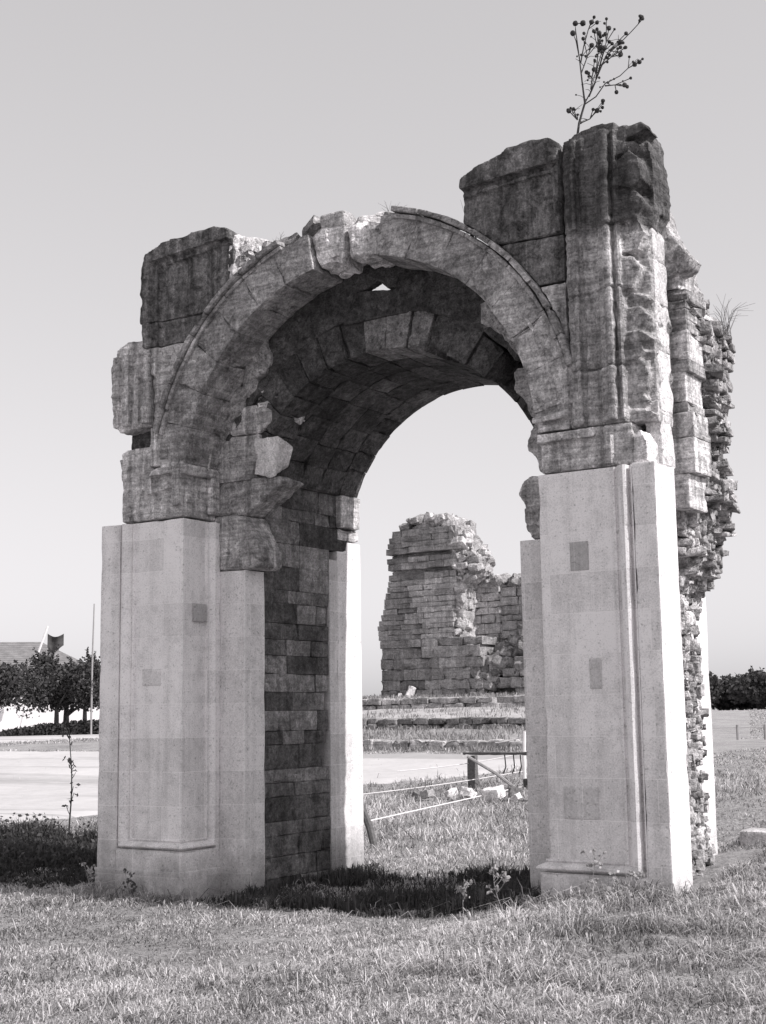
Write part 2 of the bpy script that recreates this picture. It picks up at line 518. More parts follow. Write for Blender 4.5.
# old stones let into the new masonry
def inset(x, z, w, h, tone, mat, y=-.007):
    mb = MB(); box(mb, x-w/2, x+w/2, y, y+.05, z-h/2, z+h/2, cell=.03, r=.006, amp=.002, tone=tone, seed=x)
    return mb.build('inset_stone', mat, arch)
inset(2.36, 3.06, .17, .24, .52, M_NEW)
inset(2.47, 2.09, .11, .25, .72, M_NEW)
inset(2.30, 1.05, .31, .26, .84, M_NEW)
inset(-2.41, 2.19, .25, .17, .78, M_NEW)
mb = MB(); box(mb, -2.006, -1.96, .14, .33, 2.74, 2.92, cell=.03, r=.006, amp=.003, tone=.62); mb.build('inset_stone', M_NEW, arch)

# old wall of the passage (left reveal), coursed
mb = MB()
z = -.2; k = 0
while z < 4.2:
    hgt = rs.choice([.14, .17, .19, .21, .25]); hgt = min(hgt, 4.225-z)
    if hgt < .08: break
    y = .838; endy = 2.0+rs.uniform(-.1, .08) if z < 3.6 else 2.34
    if 1.1 < z < 1.9: endy -= .12
    while y < endy-.02:
        l = min(rs.uniform(.28, .62), endy-y)
        if endy-y-l < .16: l = endy-y
        dark = rs.choice([.5, .6, .75, .95, 1.1, 1.25, 1.45])
        if 1.4 < z < 2.2 and rs.random() < .4: dark = 1.3
        pr = rs.uniform(-.006, .004)
        box(mb, -2.1, -1.62+pr, y+.0008, y+l-.0008, z+.0008, z+hgt-.0008, cell=.045, r=.003, amp=.006, chip=.022, tone=dark, seed=k); k += 1
        y += l
    z += hgt
box(mb, -2.15, -1.585, .92, 2.42, 4.228, 4.262, cell=.05, r=.006, amp=.01, chip=.03, tone=.8)
box(mb, -2.15, -1.66, .92, 2.42, 4.26, 4.5, cell=.1, r=.006, amp=.01, tone=.6)
# putlog hole: a small dark niche is left between stones
mb.build('passage_wall', M_REV, arch)

# rear order: new strip and rear pilaster
mb = MB()
box(mb, -2.1, -1.606, 1.96, 2.13, -.2, 3.5, cell=.25, r=.006, amp=.004, chip=.02, tone=.85)
box(mb, -2.15, -1.62, 2.131, 2.60, -.2, 3.72, cell=.25, r=.008, amp=.003, chip=.012)
box(mb, -3.08, -2.151, 2.15, 2.6, -.2, 3.72, cell=.3, r=.008, amp=.003)
mb.build('rear_pilaster', M_NEW, arch)
mb = MB()
box(mb, 1.62, 2.47, 2.0, 2.6, -.2, 3.04, cell=.3, r=.008, amp=.003, chip=.012)
mb.build('rear_pilaster', M_NEW, arch)
mb = MB()
box(mb, -1.9, -1.60, 2.13, 2.55, 3.725, 3.86, cell=.04, r=.02, amp=.02, chip=.06, tone=1.2)
box(mb, -1.9, -1.55, 2.12, 2.52, 3.865, 4.235, cell=.05, r=.015, amp=.012, chip=.04, tone=1.1)
mb.build('broken_impost', M_MID, arch)

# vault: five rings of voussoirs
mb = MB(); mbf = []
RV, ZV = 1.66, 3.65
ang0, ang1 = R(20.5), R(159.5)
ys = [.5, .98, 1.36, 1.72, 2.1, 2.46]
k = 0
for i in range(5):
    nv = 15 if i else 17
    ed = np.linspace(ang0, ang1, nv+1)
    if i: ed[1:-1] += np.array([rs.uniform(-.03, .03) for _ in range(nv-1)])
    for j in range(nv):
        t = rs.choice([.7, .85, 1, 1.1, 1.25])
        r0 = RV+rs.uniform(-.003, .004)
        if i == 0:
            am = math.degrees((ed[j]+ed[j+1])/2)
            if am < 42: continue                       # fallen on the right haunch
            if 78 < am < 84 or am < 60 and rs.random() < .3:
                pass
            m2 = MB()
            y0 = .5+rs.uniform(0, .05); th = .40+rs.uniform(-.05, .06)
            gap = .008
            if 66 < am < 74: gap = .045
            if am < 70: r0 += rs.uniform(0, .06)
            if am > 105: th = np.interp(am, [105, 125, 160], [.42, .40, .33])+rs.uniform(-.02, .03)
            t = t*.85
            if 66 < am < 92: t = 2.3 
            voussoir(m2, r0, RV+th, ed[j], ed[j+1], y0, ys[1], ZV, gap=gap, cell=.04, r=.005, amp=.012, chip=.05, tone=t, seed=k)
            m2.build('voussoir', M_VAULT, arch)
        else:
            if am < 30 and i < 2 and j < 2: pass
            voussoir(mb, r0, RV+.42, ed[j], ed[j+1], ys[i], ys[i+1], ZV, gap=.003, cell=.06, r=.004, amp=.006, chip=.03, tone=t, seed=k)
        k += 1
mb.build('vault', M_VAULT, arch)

# front ring of voussoirs with its raised hood
ZC = 4.092
mb = MB()
edges = list(np.linspace(R(6.5), R(173.0), 17))
for j in range(16):
    a0, a1 = edges[j], edges[j+1]
    if j in (7, 8):
        if j == 7: mb.build('arch_ring', M_RING, arch); mb = MB()
        continue
    t = rs.choice([.85, .95, 1.0, 1.1, 1.2])
    if 4 <= j <= 11: t *= .85
    voussoir(mb, 2.0+rs.uniform(-.006, .006), 2.375, a0, a1, rs.uniform(-.004, .004), .505, ZC, gap=.0015, cell=.035, r=.003, amp=.007, chip=.045, tone=t, seed=k); k += 1
mb.build('arch_ring', M_RING, arch)
for j in (7, 8):
    m2 = MB()
    voussoir(m2, 2.01, 2.41-.03*(j == 7), edges[j], edges[j+1], .03, .505, ZC, gap=.03, cell=.03, r=.07, amp=.07, chip=.12, tone=1.25, seed=k+4, freq=4); k += 1
    m2.build('broken_keystone', M_MID, arch)
# lumps over the crown
m2 = MB()
box(m2, -.30, -.02, .05, .4, 6.42, 6.60, cell=.04, r=.02, amp=.03, chip=.06, tone=1.0, seed=2)
rock(m2, (-.42, .22, 6.52), (.26, .3, .12), tone=.8, seed=5, rs=rs, cell=.04)
rock(m2, (-.75, .22, 6.40), (.3, .3, .12), tone=.7, seed=6, rs=rs, cell=.04)
rock(m2, (.1, .3, 6.47), (.36, .3, .13), tone=1.2, seed=7, rs=rs, cell=.04)
rock(m2, (.62, .25, 6.40), (.5, .3, .10), tone=.7, seed=8, rs=rs, cell=.04)
m2.build('crown_rubble', M_RING, arch)

def hood(a0, a1, n, tone):
    mb = MB()
    ed = np.linspace(a0, a1, n+1)
    for j in range(n):
        voussoir(mb, 2.352, 2.392, ed[j], ed[j+1], -.03, .2, ZC, gap=.003, cell=.04, r=.005, amp=.006, chip=.02, tone=tone, seed=j)
        voussoir(mb, 2.405, 2.455, ed[j], ed[j+1], -.065, .25, ZC, gap=.004, cell=.03, r=.008, amp=.012, chip=.05, tone=tone*rs.uniform(.7, 1.1), seed=j+30)
    return mb.build('hood_moulding', M_RING, arch)
hood(R(14), R(76), 9, .95)
hood(R(108), R(166), 9, .95)

# inner fascia line on the ring, right side
mb = MB()
for a0, a1 in ((8, 30),):
    for aa in np.linspace(a0, a1, 5)[:-1]:
        voussoir(mb, 2.2, 2.23, R(aa), R(aa+5.4), -.012, .1, ZC, gap=.003, cell=.05, r=.006, amp=.005, tone=1.1, seed=aa)
mb.build('fascia_moulding', M_RING, arch)

# ---- old blocks over the left pier
mb = MB()   # attic block with raised border
LA = [(-2.56, 5.875), (-2.57, 6.48), (-2.49, 6.61), (-2.24, 6.70), (-1.57, 6.735), (-1.38, 6.67), (-1.34, 6.45), (-1.37, 6.2)]
arcL = [p for p in circ_pts(2.44, ZC, R(124), R(134), 5)]
LAo = LA[:-1]+arcL+[(-1.66, 5.875)]
bars = [([(-2.42, 5.875), (-2.34, 5.875), (-2.35, 6.47), (-2.42, 6.5)], -.05, .1),
        ([(-2.56, 5.875), (-2.45, 5.875), (-2.45, 6.55), (-2.5, 6.61), (-2.56, 6.48)], -.07, .1),
        ([(-2.52, 6.51), (-1.36, 6.57), (-1.37, 6.67), (-1.57, 6.735), (-2.24, 6.70), (-2.49, 6.61)], -.09, .1),
        ([(-2.35, 6.45), (-1.37, 6.52), (-1.37, 6.555), (-2.4, 6.5)], -.035, .1)]
slab(mb, [(LAo, 0, .52)]+bars, vox=.015, amp=.016, seed=1, strata=.004, pit=.03)
mb.build('attic_block', M_DARK, arch)
mb = MB()
arc = circ_pts(2.45, ZC, R(134), R(141.2), 4)
slab(mb, [([(-2.54, 5.865), (-1.67, 5.865)]+arc[1:]+[(-1.93, 5.61), (-2.5, 5.61)], .01, .5), ([(-2.42, 5.61), (-2.34, 5.61), (-2.34, 5.865), (-2.42, 5.865)], -.04, .1),
          ([(-2.54, 5.61), (-2.45, 5.61), (-2.45, 5.865), (-2.54, 5.865)], -.06, .1)], vox=.015, amp=.012, seed=2, strata=.006)
mb.build('spandrel_block', M_DARK, arch)
mb = MB()
arc = circ_pts(2.45, ZC, R(141.5), R(165), 7)
slab(mb, [([(-2.44, 5.6), (-1.93, 5.6)]+arc+[(-2.37, 4.72), (-2.42, 4.75)], .012, .5), ([(-2.43, 5.3), (-2.35, 5.3), (-2.35, 5.6), (-2.43, 5.6)], -.03, .1)], vox=.015, amp=.014, seed=3, strata=.014)
mb.build('spandrel_block', M_MID, arch)
mb = MB()   # jutting block with flutes
LD = [(-2.99, 4.82), (-3.03, 5.15), (-3.03, 5.50), (-2.94, 5.66), (-2.8, 5.74), (-2.60, 5.72), (-2.46, 5.6), (-2.45, 4.79), (-2.9, 4.765)]
fl = [([(x, 4.80), (x+w, 4.80), (x+w, 5.58), (x, 5.58)], -d, .1) for x, w, d in ((-2.98, .10, .045), (-2.82, .09, .06), (-2.68, .07, .04), (-2.55, .1, .06))]
slab(mb, [(LD, 0, .6)]+fl, vox=.015, amp=.022, seed=4, strata=.006, pit=.03)
mb.build('jutting_block', M_MID, arch)
mb = MB(); slab(mb, [([(-2.92, 4.57), (-2.92, 4.79), (-2.42, 4.79), (-2.42, 4.57)], .2, .6)], vox=.03, amp=.03, seed=5, tone=.6)
mb.build('packing_stone', M_DARK, arch)
mb = MB()   # springer
slab(mb, [([(-2.43, 4.34), (-2.43, 4.755)]+circ_pts(2.37, ZC, R(164), R(172), 3)+[(-2.0, 4.40), (-2.0, 4.34)], .004, .5),
          ([(-2.43, 4.34), (-2.34, 4.34), (-2.34, 4.75), (-2.43, 4.755)], -.03, .1)], vox=.015, amp=.012, seed=6, strata=.006)
voussoir(mb, 2.0, 2.33, R(173.2), R(179.5), -.004, .505, ZC+.02, cell=.04, r=.012, amp=.01, chip=.03)
mb.build('springer', M_MID, arch)
mb = MB()   # impost block with the turned moulding
IM = [(-2.85, 3.795), (-2.86, 4.52), (-2.81, 4.565), (-2.44, 4.565), (-2.44, 4.33), (-2.0, 4.33), (-2.0, 3.795)]
rel = [([(-2.42, 4.24), (-2.0, 4.24), (-2.0, 4.325), (-2.38, 4.31)], -.07, .1),
       ([(-2.10, 3.9), (-2.0, 3.9), (-2.0, 4.3), (-2.10, 4.27)], -.07, .1),
       ([(-2.42, 4.06), (-2.12, 4.10), (-2.12, 4.14), (-2.42, 4.10)], -.03, .1),
       ([(-2.5, 4.06), (-2.42, 4.06), (-2.42, 4.5), (-2.5, 4.5)], -.035, .1),
       ([(-2.76, 3.85), (-2.68, 3.85), (-2.68, 4.5), (-2.76, 4.5)], -.025, .1),
       ([(-2.6, 3.9), (-2.56, 3.9), (-2.56, 4.4), (-2.6, 4.4)], -.02, .1)]
slab(mb, [(IM, 0, .5)]+rel, vox=.014, amp=.018, seed=7, strata=.006, pit=.02)
box(mb, -2.02, -1.93, -.05, .47, 4.22, 4.32, cell=.04, r=.015, amp=.01, chip=.04, tone=1.05)
box(mb, -2.02, -1.94, .36, .5, 3.85, 4.3, cell=.04, r=.015, amp=.01, chip=.04, tone=1.05)
rock(mb, (-2.92, .3, 4.17), (.2, .4, .24), tone=1, seed=9, rs=rs, cell=.04)
rock(mb, (-2.88, .3, 4.47), (.2, .4, .2), tone=.8, seed=19, rs=rs, cell=.04)
mb.build('impost_block', M_MID, arch)
# broken inner order of the left jamb
mb = MB()
slab(mb, [([(-2.1, 3.275), (-1.41, 3.275), (-1.40, 3.45), (-1.52, 3.7), (-1.60, 3.82), (-2.1, 3.85)], .5, .84)], vox=.03, amp=.035, seed=8, tone=.8)
slab(mb, [([(-2.1, 4.2), (-1.55, 4.2), (-1.45, 4.40), (-1.42, 4.66), (-2.1, 4.66)], .5, .9)], vox=.03, amp=.02, seed=9, tone=.8)
slab(mb, [([(-2.1, 3.86), (-1.62, 3.83), (-1.35, 4.0), (-1.1, 4.16), (-1.5, 4.22), (-2.1, 4.2)], .52, .88)], vox=.03, amp=.03, seed=11, tone=.75)
slab(mb, [([(-2.05, 4.68), (-1.45, 4.66), (-1.28, 4.74), (-1.30, 4.9), (-1.5, 4.97), (-2.0, 4.9)], .5, 1.0)], vox=.03, amp=.04, seed=10, tone=.8)
for i in range(60):
    a = rs.uniform(0, 1); x = -1.95+a*.75; z = 4.92+rs.uniform(0, .28)-(a*.1)
    rock(mb, (x, .62+rs.uniform(0, .3), z), (rs.uniform(.08, .24), .2, rs.uniform(.05, .11)), tone=rs.uniform(.5, 1.2), seed=i, rs=rs)
mb.build('broken_jamb', M_MID, arch)
mb = MB()
hexa(mb, [[[(-1.47, .46, 4.22), (-1.44, .44, 4.60)], [(-1.5, .8, 4.26), (-1.45, .8, 4.56)]], [[(-1.20, .50, 4.18), (-1.16, .46, 4.59)], [(-1.16, .66, 4.30), (-1.10, .66, 4.50)]]], cell=.03, r=.01, amp=.03, chip=.08, seed=12, freq=4)
mb.build('broken_stone', M_WHITE, arch)
# bright broken patch at the end of the attic block
mb = MB()
hexa(mb, [[[(-1.42, .01, 6.12), (-1.42, .01, 6.66)], [(-1.42, .5, 6.12), (-1.42, .5, 6.68)]], [[(-1.33, .0, 6.16), (-1.34, .02, 6.60)], [(-.92, .5, 6.24), (-1.02, .5, 6.60)]]], cell=.025, r=.012, amp=.045, chip=.05, seed=13, freq=5, tone=1.5)
for i in range(40):
    t_ = rs.random()
    rock(mb, (-1.30+t_*.34, .06+t_*.42, rs.uniform(6.15, 6.56)), [rs.uniform(.05, .11) for _ in range(3)], tone=rs.uniform(1.0, 1.7), seed=i, rs=rs)
mb.build('broken_end', M_RUB, arch)

# ---- old blocks over the right pier
mb = MB()
arc = circ_pts(2.455, ZC, R(57.5), R(45.5), 6)
RS = [(1.33, 6.16), (1.35, 6.55), (1.49, 6.62), (1.78, 6.69), (1.84, 6.73), (2.07, 6.745), (2.24, 6.72), (2.31, 6.66), (2.31, 5.76), (1.75, 5.76)]
RSo = [(2.315, 5.865), (2.31, 6.66), (2.24, 6.72), (2.07, 6.745), (1.84, 6.73), (1.78, 6.69), (1.49, 6.62), (1.35, 6.55), (1.325, 6.17)]+arc[:4]+[(1.68, 5.885)]
bars = [([(1.34, 6.46), (2.31, 6.50), (2.31, 6.66), (2.24, 6.72), (2.07, 6.74), (1.84, 6.73), (1.78, 6.69), (1.49, 6.62), (1.35, 6.55)], -.08, .1),
        ([(1.36, 6.38), (2.24, 6.42), (2.24, 6.45), (1.36, 6.42)], -.04, .1), ([(2.24, 5.87), (2.305, 5.87), (2.305, 6.5), (2.24, 6.44)], -.04, .1)]
slab(mb, [(RSo, 0, .52)]+bars, vox=.015, amp=.014, seed=21, pit=.02)
mb.build('attic_block', M_DARK, arch)
mb = MB()
arc = circ_pts(2.455, ZC, R(46.5), R(33), 6)
slab(mb, [([(2.31, 5.44), (2.312, 5.857), (1.70, 5.875)]+arc+[(2.05, 5.44)], .006, .5)], vox=.015, amp=.012, seed=22, strata=.008, tone=.85)
mb.build('spandrel_block', M_DARK, arch)
mb = MB()
arc = circ_pts(2.455, ZC, R(33), R(17), 6)
slab(mb, [([(2.318, 5.432), (2.07, 5.432)]+arc[1:]+[(2.318, 4.82)], .01, .5)], vox=.015, amp=.012, seed=23, strata=.014, tone=.95)
mb.build('spandrel_block', M_MID, arch)
# pilaster of the right side: one standing mass with courses, mouldings and a broken right edge
mb = MB()
tops = [(2.335, 6.655), (2.46, 6.73), (2.62, 6.755), (2.79, 6.75), (2.83, 6.74)]
pr_ = [([(2.335, 4.135)]+tops+[(2.83, 4.135)], 0, .44),
       ([(2.8, 4.135), (2.8, 6.735), (2.95, 6.71), (3.02, 6.69), (3.05, 4.135)], .15, .46),
       ([(2.9, 5.80), (2.86, 6.55), (2.96, 6.72), (3.03, 6.66), (3.10, 6.36), (3.09, 5.95), (3.03, 5.80)], .16, .50)]
for x, wd, d in ((2.36, .05, .045), (2.43, .035, .075), (2.50, .03, .03), (2.645, .04, .05), (2.71, .06, .09), (2.80, .03, .04)):
    pr_.append(([(x, 4.15), (x+wd, 4.15), (x+wd, 6.66), (x, 6.66)], -d, .1))
zz = 4.14
while zz < 6.62:
    hh = rs.uniform(.10, .30); a = rs.uniform(2.97, 3.04) if zz < 5.75 else rs.uniform(2.93, 3.08)
    pr_.append(([(2.78, zz), (2.78, zz+hh), (a-rs.uniform(0, .06), zz+hh-rs.uniform(0, .05)), (a+rs.uniform(0, .05), zz+hh*rs.uniform(.3, .7)), (a-rs.uniform(0, .08), zz)], rs.uniform(-.02, .12), .3))
    zz += hh*rs.uniform(.9, 1.15)
pr_.append(([(2.81, 6.16), (2.83, 6.36), (2.96, 6.44), (3.04, 6.36), (3.07, 6.16), (2.96, 6.10)], -.05, .3))
pr_.append(([(2.79, 5.86), (2.83, 6.05), (3.0, 6.08), (3.07, 5.95), (2.98, 5.84)], -.03, .3))
def pmod(V, d, N):
    k = .5*sm(2.80, 2.9, V[:, 0])*(1-sm(3.02, 3.05, V[:, 0])*(V[:, 2] < 5.8))
    rough = .035*fbm(V*np.array([3.5, 3.5, 9])+3, 3, 15)+.018*fbm(V*22, 2, 16)+.01*np.sign(fbm(V*np.array([5, 5, 8]), 2, 77))
    return d*(1-k)+k*rough
def pcut(V):
    r_ = 0
    for zj, xa, xb in ((5.83, 2.3, 2.86), (5.27, 2.3, 2.84), (4.61, 2.3, 2.84)):
        r_ = r_+.02*np.exp(-((V[:, 2]-zj-.02*fbm(V*3, 2, 4))/.008)**2)*(V[:, 0] < xb)
    return r_
def ptone(V):
    n_ = fbm(V*1.7, 3, 90)*.14
    return .22+.56*(1-sm(5.72, 5.92, V[:, 2]+n_))*(1-.0*V[:, 0])+.10*(V[:, 2] < 4.61)
slab(mb, pr_, vox=.016, amp=.014, seed=31, strata=.010, tone=ptone, mod=pmod, cut=pcut, pit=.012)
mb.build('pilaster', M_MID, arch)
mb = MB()   # pale squared stones left standing along the broken edge
zz = 3.785
for hh in (.46, .52, .41, .36, .31):
    box(mb, 2.9, 3.055+rs.uniform(-.008, .008), .19+rs.uniform(-.012, .012), .46, zz, zz+hh-.001, cell=.035, r=.01, amp=.022, chip=.07, tone=rs.uniform(.9, 1.05), seed=zz); zz += hh
mb.build('corner_stones', M_WHITE, arch)
# frieze under the pilaster
mb = MB()
slab(mb, [([(2.03, 3.785), (2.04, 4.13), (2.86, 4.13), (2.90, 3.785)], .004, .5), ([(2.02, 4.04), (2.56, 4.045), (2.56, 4.12), (2.02, 4.12)], -.045, .1),
          ([(2.64, 3.8), (2.7, 3.8), (2.7, 4.12), (2.64, 4.12)], -.03, .1)], vox=.014, amp=.012, seed=61, strata=.004)
slab(mb, [([(2.88, 3.785), (2.86, 4.0), (2.94, 4.08), (3.0, 3.95), (3.0, 3.785)], -.0, .3)], vox=.022, amp=.03, seed=62, tone=1.5)
mb.build('frieze_block', M_MID, arch)
mb = MB()   # springer of the right side with ledge mouldings
slab(mb, [([(2.0, 4.14), (2.0, 4.33)]+circ_pts(2.45, ZC, R(8), R(16.5), 3)[::1]+[(2.32, 4.8), (2.32, 4.14)], .012, .5), ([(1.98, 4.22), (2.30, 4.24), (2.30, 4.29), (1.98, 4.27)], -.05, .1),
          ([(2.28, 4.14), (2.32, 4.14), (2.32, 4.8), (2.28, 4.8)], -.02, .1), ([(2.02, 4.14), (2.28, 4.14), (2.28, 4.2), (2.02, 4.2)], -.02, .1)], vox=.014, amp=.012, seed=63)
voussoir(mb, 2.0, 2.36, R(2.5), R(6.3), -.002, .505, ZC, cell=.04, r=.012, amp=.01, chip=.03)
mb.build('springer', M_MID, arch)
# broken inner order of the right jamb
mb = MB()
slab(mb, [([(1.60, 3.62), (1.53, 3.72), (1.57, 3.83), (1.66, 3.88), (2.2, 3.88), (2.2, 3.40), (1.68, 3.40)], .52, .9)], vox=.028, amp=.03, seed=71, tone=.8)
slab(mb, [([(1.66, 3.31), (1.6, 3.42), (1.58, 3.58), (1.66, 3.66), (2.2, 3.66), (2.2, 3.31)], .52, .9)], vox=.028, amp=.03, seed=77, tone=.8)
slab(mb, [([(1.76, 3.9), (1.72, 4.05), (1.64, 4.12), (1.66, 4.28), (1.72, 4.36), (1.66, 4.45), (1.60, 4.62), (1.52, 4.70), (1.54, 4.86), (1.75, 4.95), (2.2, 4.95), (2.2, 3.9)], .52, 1.2)], vox=.028, amp=.03, seed=72, tone=.75, strata=.01)
mb.build('broken_jamb', M_MID, arch)

# ---- rubble core: the mass behind both faces, with the stones that show on its broken ends
mb = MB()
def core(poly, y0, y1, seed, tone=.8, vox=.06, amp=.09): slab(mb, [(poly, y0, y1)], vox=vox, amp=amp, seed=seed, tone=tone, pit=amp)
core([(-2.95, -.2), (-2.95, 4.6), (-2.5, 5.3), (-2.3, 6.1), (-1.6, 6.2)]+circ_pts(2.1, ZV, R(125), R(163), 6)+[(-2.0, 4.2), (-2.02, -.2)], .46, 2.2, 81)
core([(1.9, -.2), (1.9, 4.25)]+circ_pts(2.1, ZV, R(17), R(55), 6)+[(1.5, 6.2), (2.3, 6.2), (2.55, 5.9), (2.7, 5.2), (2.72, 4.2), (2.56, 3.3), (2.38, 2.9), (2.38, -.2)], .42, 2.46, 82, tone=.9)
core([(2.3, -.2), (2.3, 6.2), (2.85, 6.0), (2.97, 5.2), (3.0, 4.2), (2.94, 3.5), (2.66, 2.8), (2.57, 2.0), (2.57, -.2)], .44, 1.8, 89, tone=.9)
mb.build('rubble_core', M_RUB, arch)
# fill over the vault, behind the front ring, with the gap that lets the sky through
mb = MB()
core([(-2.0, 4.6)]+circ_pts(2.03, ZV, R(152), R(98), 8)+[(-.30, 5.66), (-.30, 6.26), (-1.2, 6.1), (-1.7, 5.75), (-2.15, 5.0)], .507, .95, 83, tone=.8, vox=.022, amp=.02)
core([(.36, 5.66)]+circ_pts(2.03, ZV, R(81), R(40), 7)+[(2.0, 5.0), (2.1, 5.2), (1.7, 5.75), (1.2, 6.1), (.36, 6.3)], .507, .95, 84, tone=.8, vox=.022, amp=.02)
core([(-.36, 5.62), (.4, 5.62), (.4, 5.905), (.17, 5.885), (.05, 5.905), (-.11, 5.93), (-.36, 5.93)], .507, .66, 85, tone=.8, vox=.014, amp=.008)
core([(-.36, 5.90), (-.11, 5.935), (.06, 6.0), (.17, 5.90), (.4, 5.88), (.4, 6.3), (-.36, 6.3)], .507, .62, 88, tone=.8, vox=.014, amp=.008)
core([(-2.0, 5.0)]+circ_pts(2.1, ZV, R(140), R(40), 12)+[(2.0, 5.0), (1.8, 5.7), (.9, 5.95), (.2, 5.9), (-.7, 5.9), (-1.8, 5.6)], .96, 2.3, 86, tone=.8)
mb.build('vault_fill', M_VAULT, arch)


# facing courses left standing behind the right pier
mb = MB()
zz = 3.46; i = 0
while zz < 5.5:
    hh = rs.choice([.08, .09, .1, .22, .26]) if zz > 3.95 else .30
    xr = np.interp(zz, [3.4, 3.7, 4.4, 4.8, 5.2, 5.6], [3.12, 3.20, 3.15, 3.18, 3.18, 3.06])+rs.uniform(-.02, .02)
    x = 2.80; 
    box(mb, x, xr, .55+rs.uniform(0, .006), .95, zz, zz+hh-.002, cell=.03, r=.005, amp=.010, chip=.05, tone=rs.uniform(.7, 1.1)*(1.2 if hh > .2 else .8), seed=100+i)
    zz += hh; i += 1
mb.build('facing_wall', M_MID, arch)

# small stones of the broken right end
mb = MB()
for i in range(1900):
    zz = rs.uniform(2.62, 5.5) if i > 60 else rs.uniform(5.3, 5.75)
    xo = np.interp(zz, [2.62, 2.74, 3.0, 3.16, 3.46, 3.7, 4.0, 4.25, 4.5, 4.75, 4.96, 5.12, 5.2, 5.4, 5.6, 5.75], [2.80, 2.86, 3.0, 3.12, 3.2, 3.24, 3.2, 3.23, 3.22, 3.27, 3.33, 3.33, 3.15, 3.12, 3.05, 2.98])
    y = rs.uniform(.78, 2.0)
    fall = (1.2-y)*.34 if y < 1.2 else (y-1.2)*.22
    x = xo-.22-abs(fall)*.5+rs.uniform(-.14, .02)
    s = rs.uniform(.10, .22) if rs.random() < .85 else rs.uniform(.22, .36)
    zl = round(zz/.075)*.075+rs.uniform(-.012, .012)
    rock(mb, (x-.04, y, zl), (s*rs.uniform(.8, 1.3), s*rs.uniform(.9, 1.4), rs.uniform(.035, .075) if rs.random() < .8 else rs.uniform(.09, .15)), tone=rs.uniform(.65, 1.3), seed=i, rs=rs, tilt=.14, turn=.5, amp=.02, cell=.05)
for i in range(800):   # thin strip down to the ground
    zz = rs.uniform(.3, 2.8)
    y = rs.uniform(.42, 1.9)
    s = rs.uniform(.07, .17)
    rock(mb, (2.74-(y-.9)*.16+rs.uniform(-.06, .04), y, zz), (s, s*1.3, s*rs.uniform(.35, .7)), tone=rs.uniform(.55, 1.4), seed=i, rs=rs, tilt=.2, turn=.8, amp=s*.15)
mb.build('rubble_end', M_RUB, arch)
mb = MB()
slab(mb, [([(2.85, 5.55), (2.98, 6.2), (3.02, 6.1), (3.06, 5.95), (3.16, 5.74), (3.27, 5.58), (3.25, 5.5), (3.05, 5.45)], .46, .74)], vox=.03, amp=.03, seed=91, tone=1.0)
mb.build('mortar_lump', M_RUB, arch)

# ------------------------------------------------------------------ ruin behind, with its stepped terraces
def terrace(y0, z_front, y1, z_back, x0, x1, mat):
    nx, ny = 60, 14
    xs = np.linspace(x0, x1, nx); ys_ = np.linspace(y0, y1, ny)
    X, Y = np.meshgrid(xs, ys_, indexing='ij')
    Z = z_front+(z_back-z_front)*(Y-y0)/(y1-y0)+.04*n2(X, Y, .9, 12, 3).reshape(X.shape)
    ed = np.minimum(np.minimum(X-x0, x1-X)/2.4, 1); Z = np.where(ed < 1, -.3+(Z+.3)*sm(-.3, 1, ed), Z)
    V = np.stack([X, Y, Z], -1).reshape(-1, 3)
    idx = np.arange(X.size).reshape(X.shape)
    F = np.stack([idx[:-1, :-1], idx[1:, :-1], idx[1:, 1:], idx[:-1, 1:]], -1).reshape(-1, 4)
    mb = MB(); mb.add(V, F)
    # front and back skirts
    for row in (0, -1):
        e = idx[:, row]; B = V[e].copy(); B[:, 2] = -.5
        mb.add(np.concatenate([V[e], B]), [(k2, k2+1, nx+k2+1, nx+k2) if row else (k2+1, k2, nx+k2, nx+k2+1) for k2 in range(nx-1)])
    tag(mb.build('terrace', mat), kind='structure')
terrace(20.3, 1.06, 24.6, 1.40, -23, -7.6, M_GROUND); terrace(24.3, 1.62, 28.6, 2.02, -26, -9, M_PATH); terrace(28.3, 2.27, 35, 2.5, -30, -9.6, M_GROUND)

def stone_row(x0, x1, y, zb, zt, courses, lens, label, tone, seed, mat):
    r2 = random.Random(seed); mb = MB(); k = 0
    hh = (zt-zb)/courses
    for c in range(courses):
        x = x0
        while x < x1:
            l = r2.uniform(*lens)
            if r2.random() < (.93 if c == courses-1 else 1):
                hz = hh*r2.uniform(.9, 1.12)
                z = zb+c*hh
                box(mb, x+.01, x+l-.01, y+r2.uniform(-.06, .06), y+.5, z-(.1 if c == 0 else 0), z+hz, cell=max(.1, l/5), r=.02, amp=.05, chip=.16, tone=tone*r2.uniform(.6, 1.35), seed=k)
            x += l; k += 1
    o = mb.build('terrace_wall', mat, origin=((x0+x1)/2, y, zb)); tag(o, label, 'wall')
stone_row(-21.5, -8.6, 20.0, .86, 1.10, 1, (.3, .7), 'lowest row of rough stones edging the terraces below the ruin', 1.1, 1, M_RUIN)
stone_row(-25, -9.8, 24.0, 1.30, 1.66, 2, (.3, .6), 'dark middle terrace wall of small stones in front of the ruin', .62, 2, M_RUIN)
stone_row(-28.5, -10.4, 28.0, 1.90, 2.30, 2, (.35, .8), 'pale upper terrace wall of rough stones at the foot of the ruin', 1.15, 3, M_RUIN)

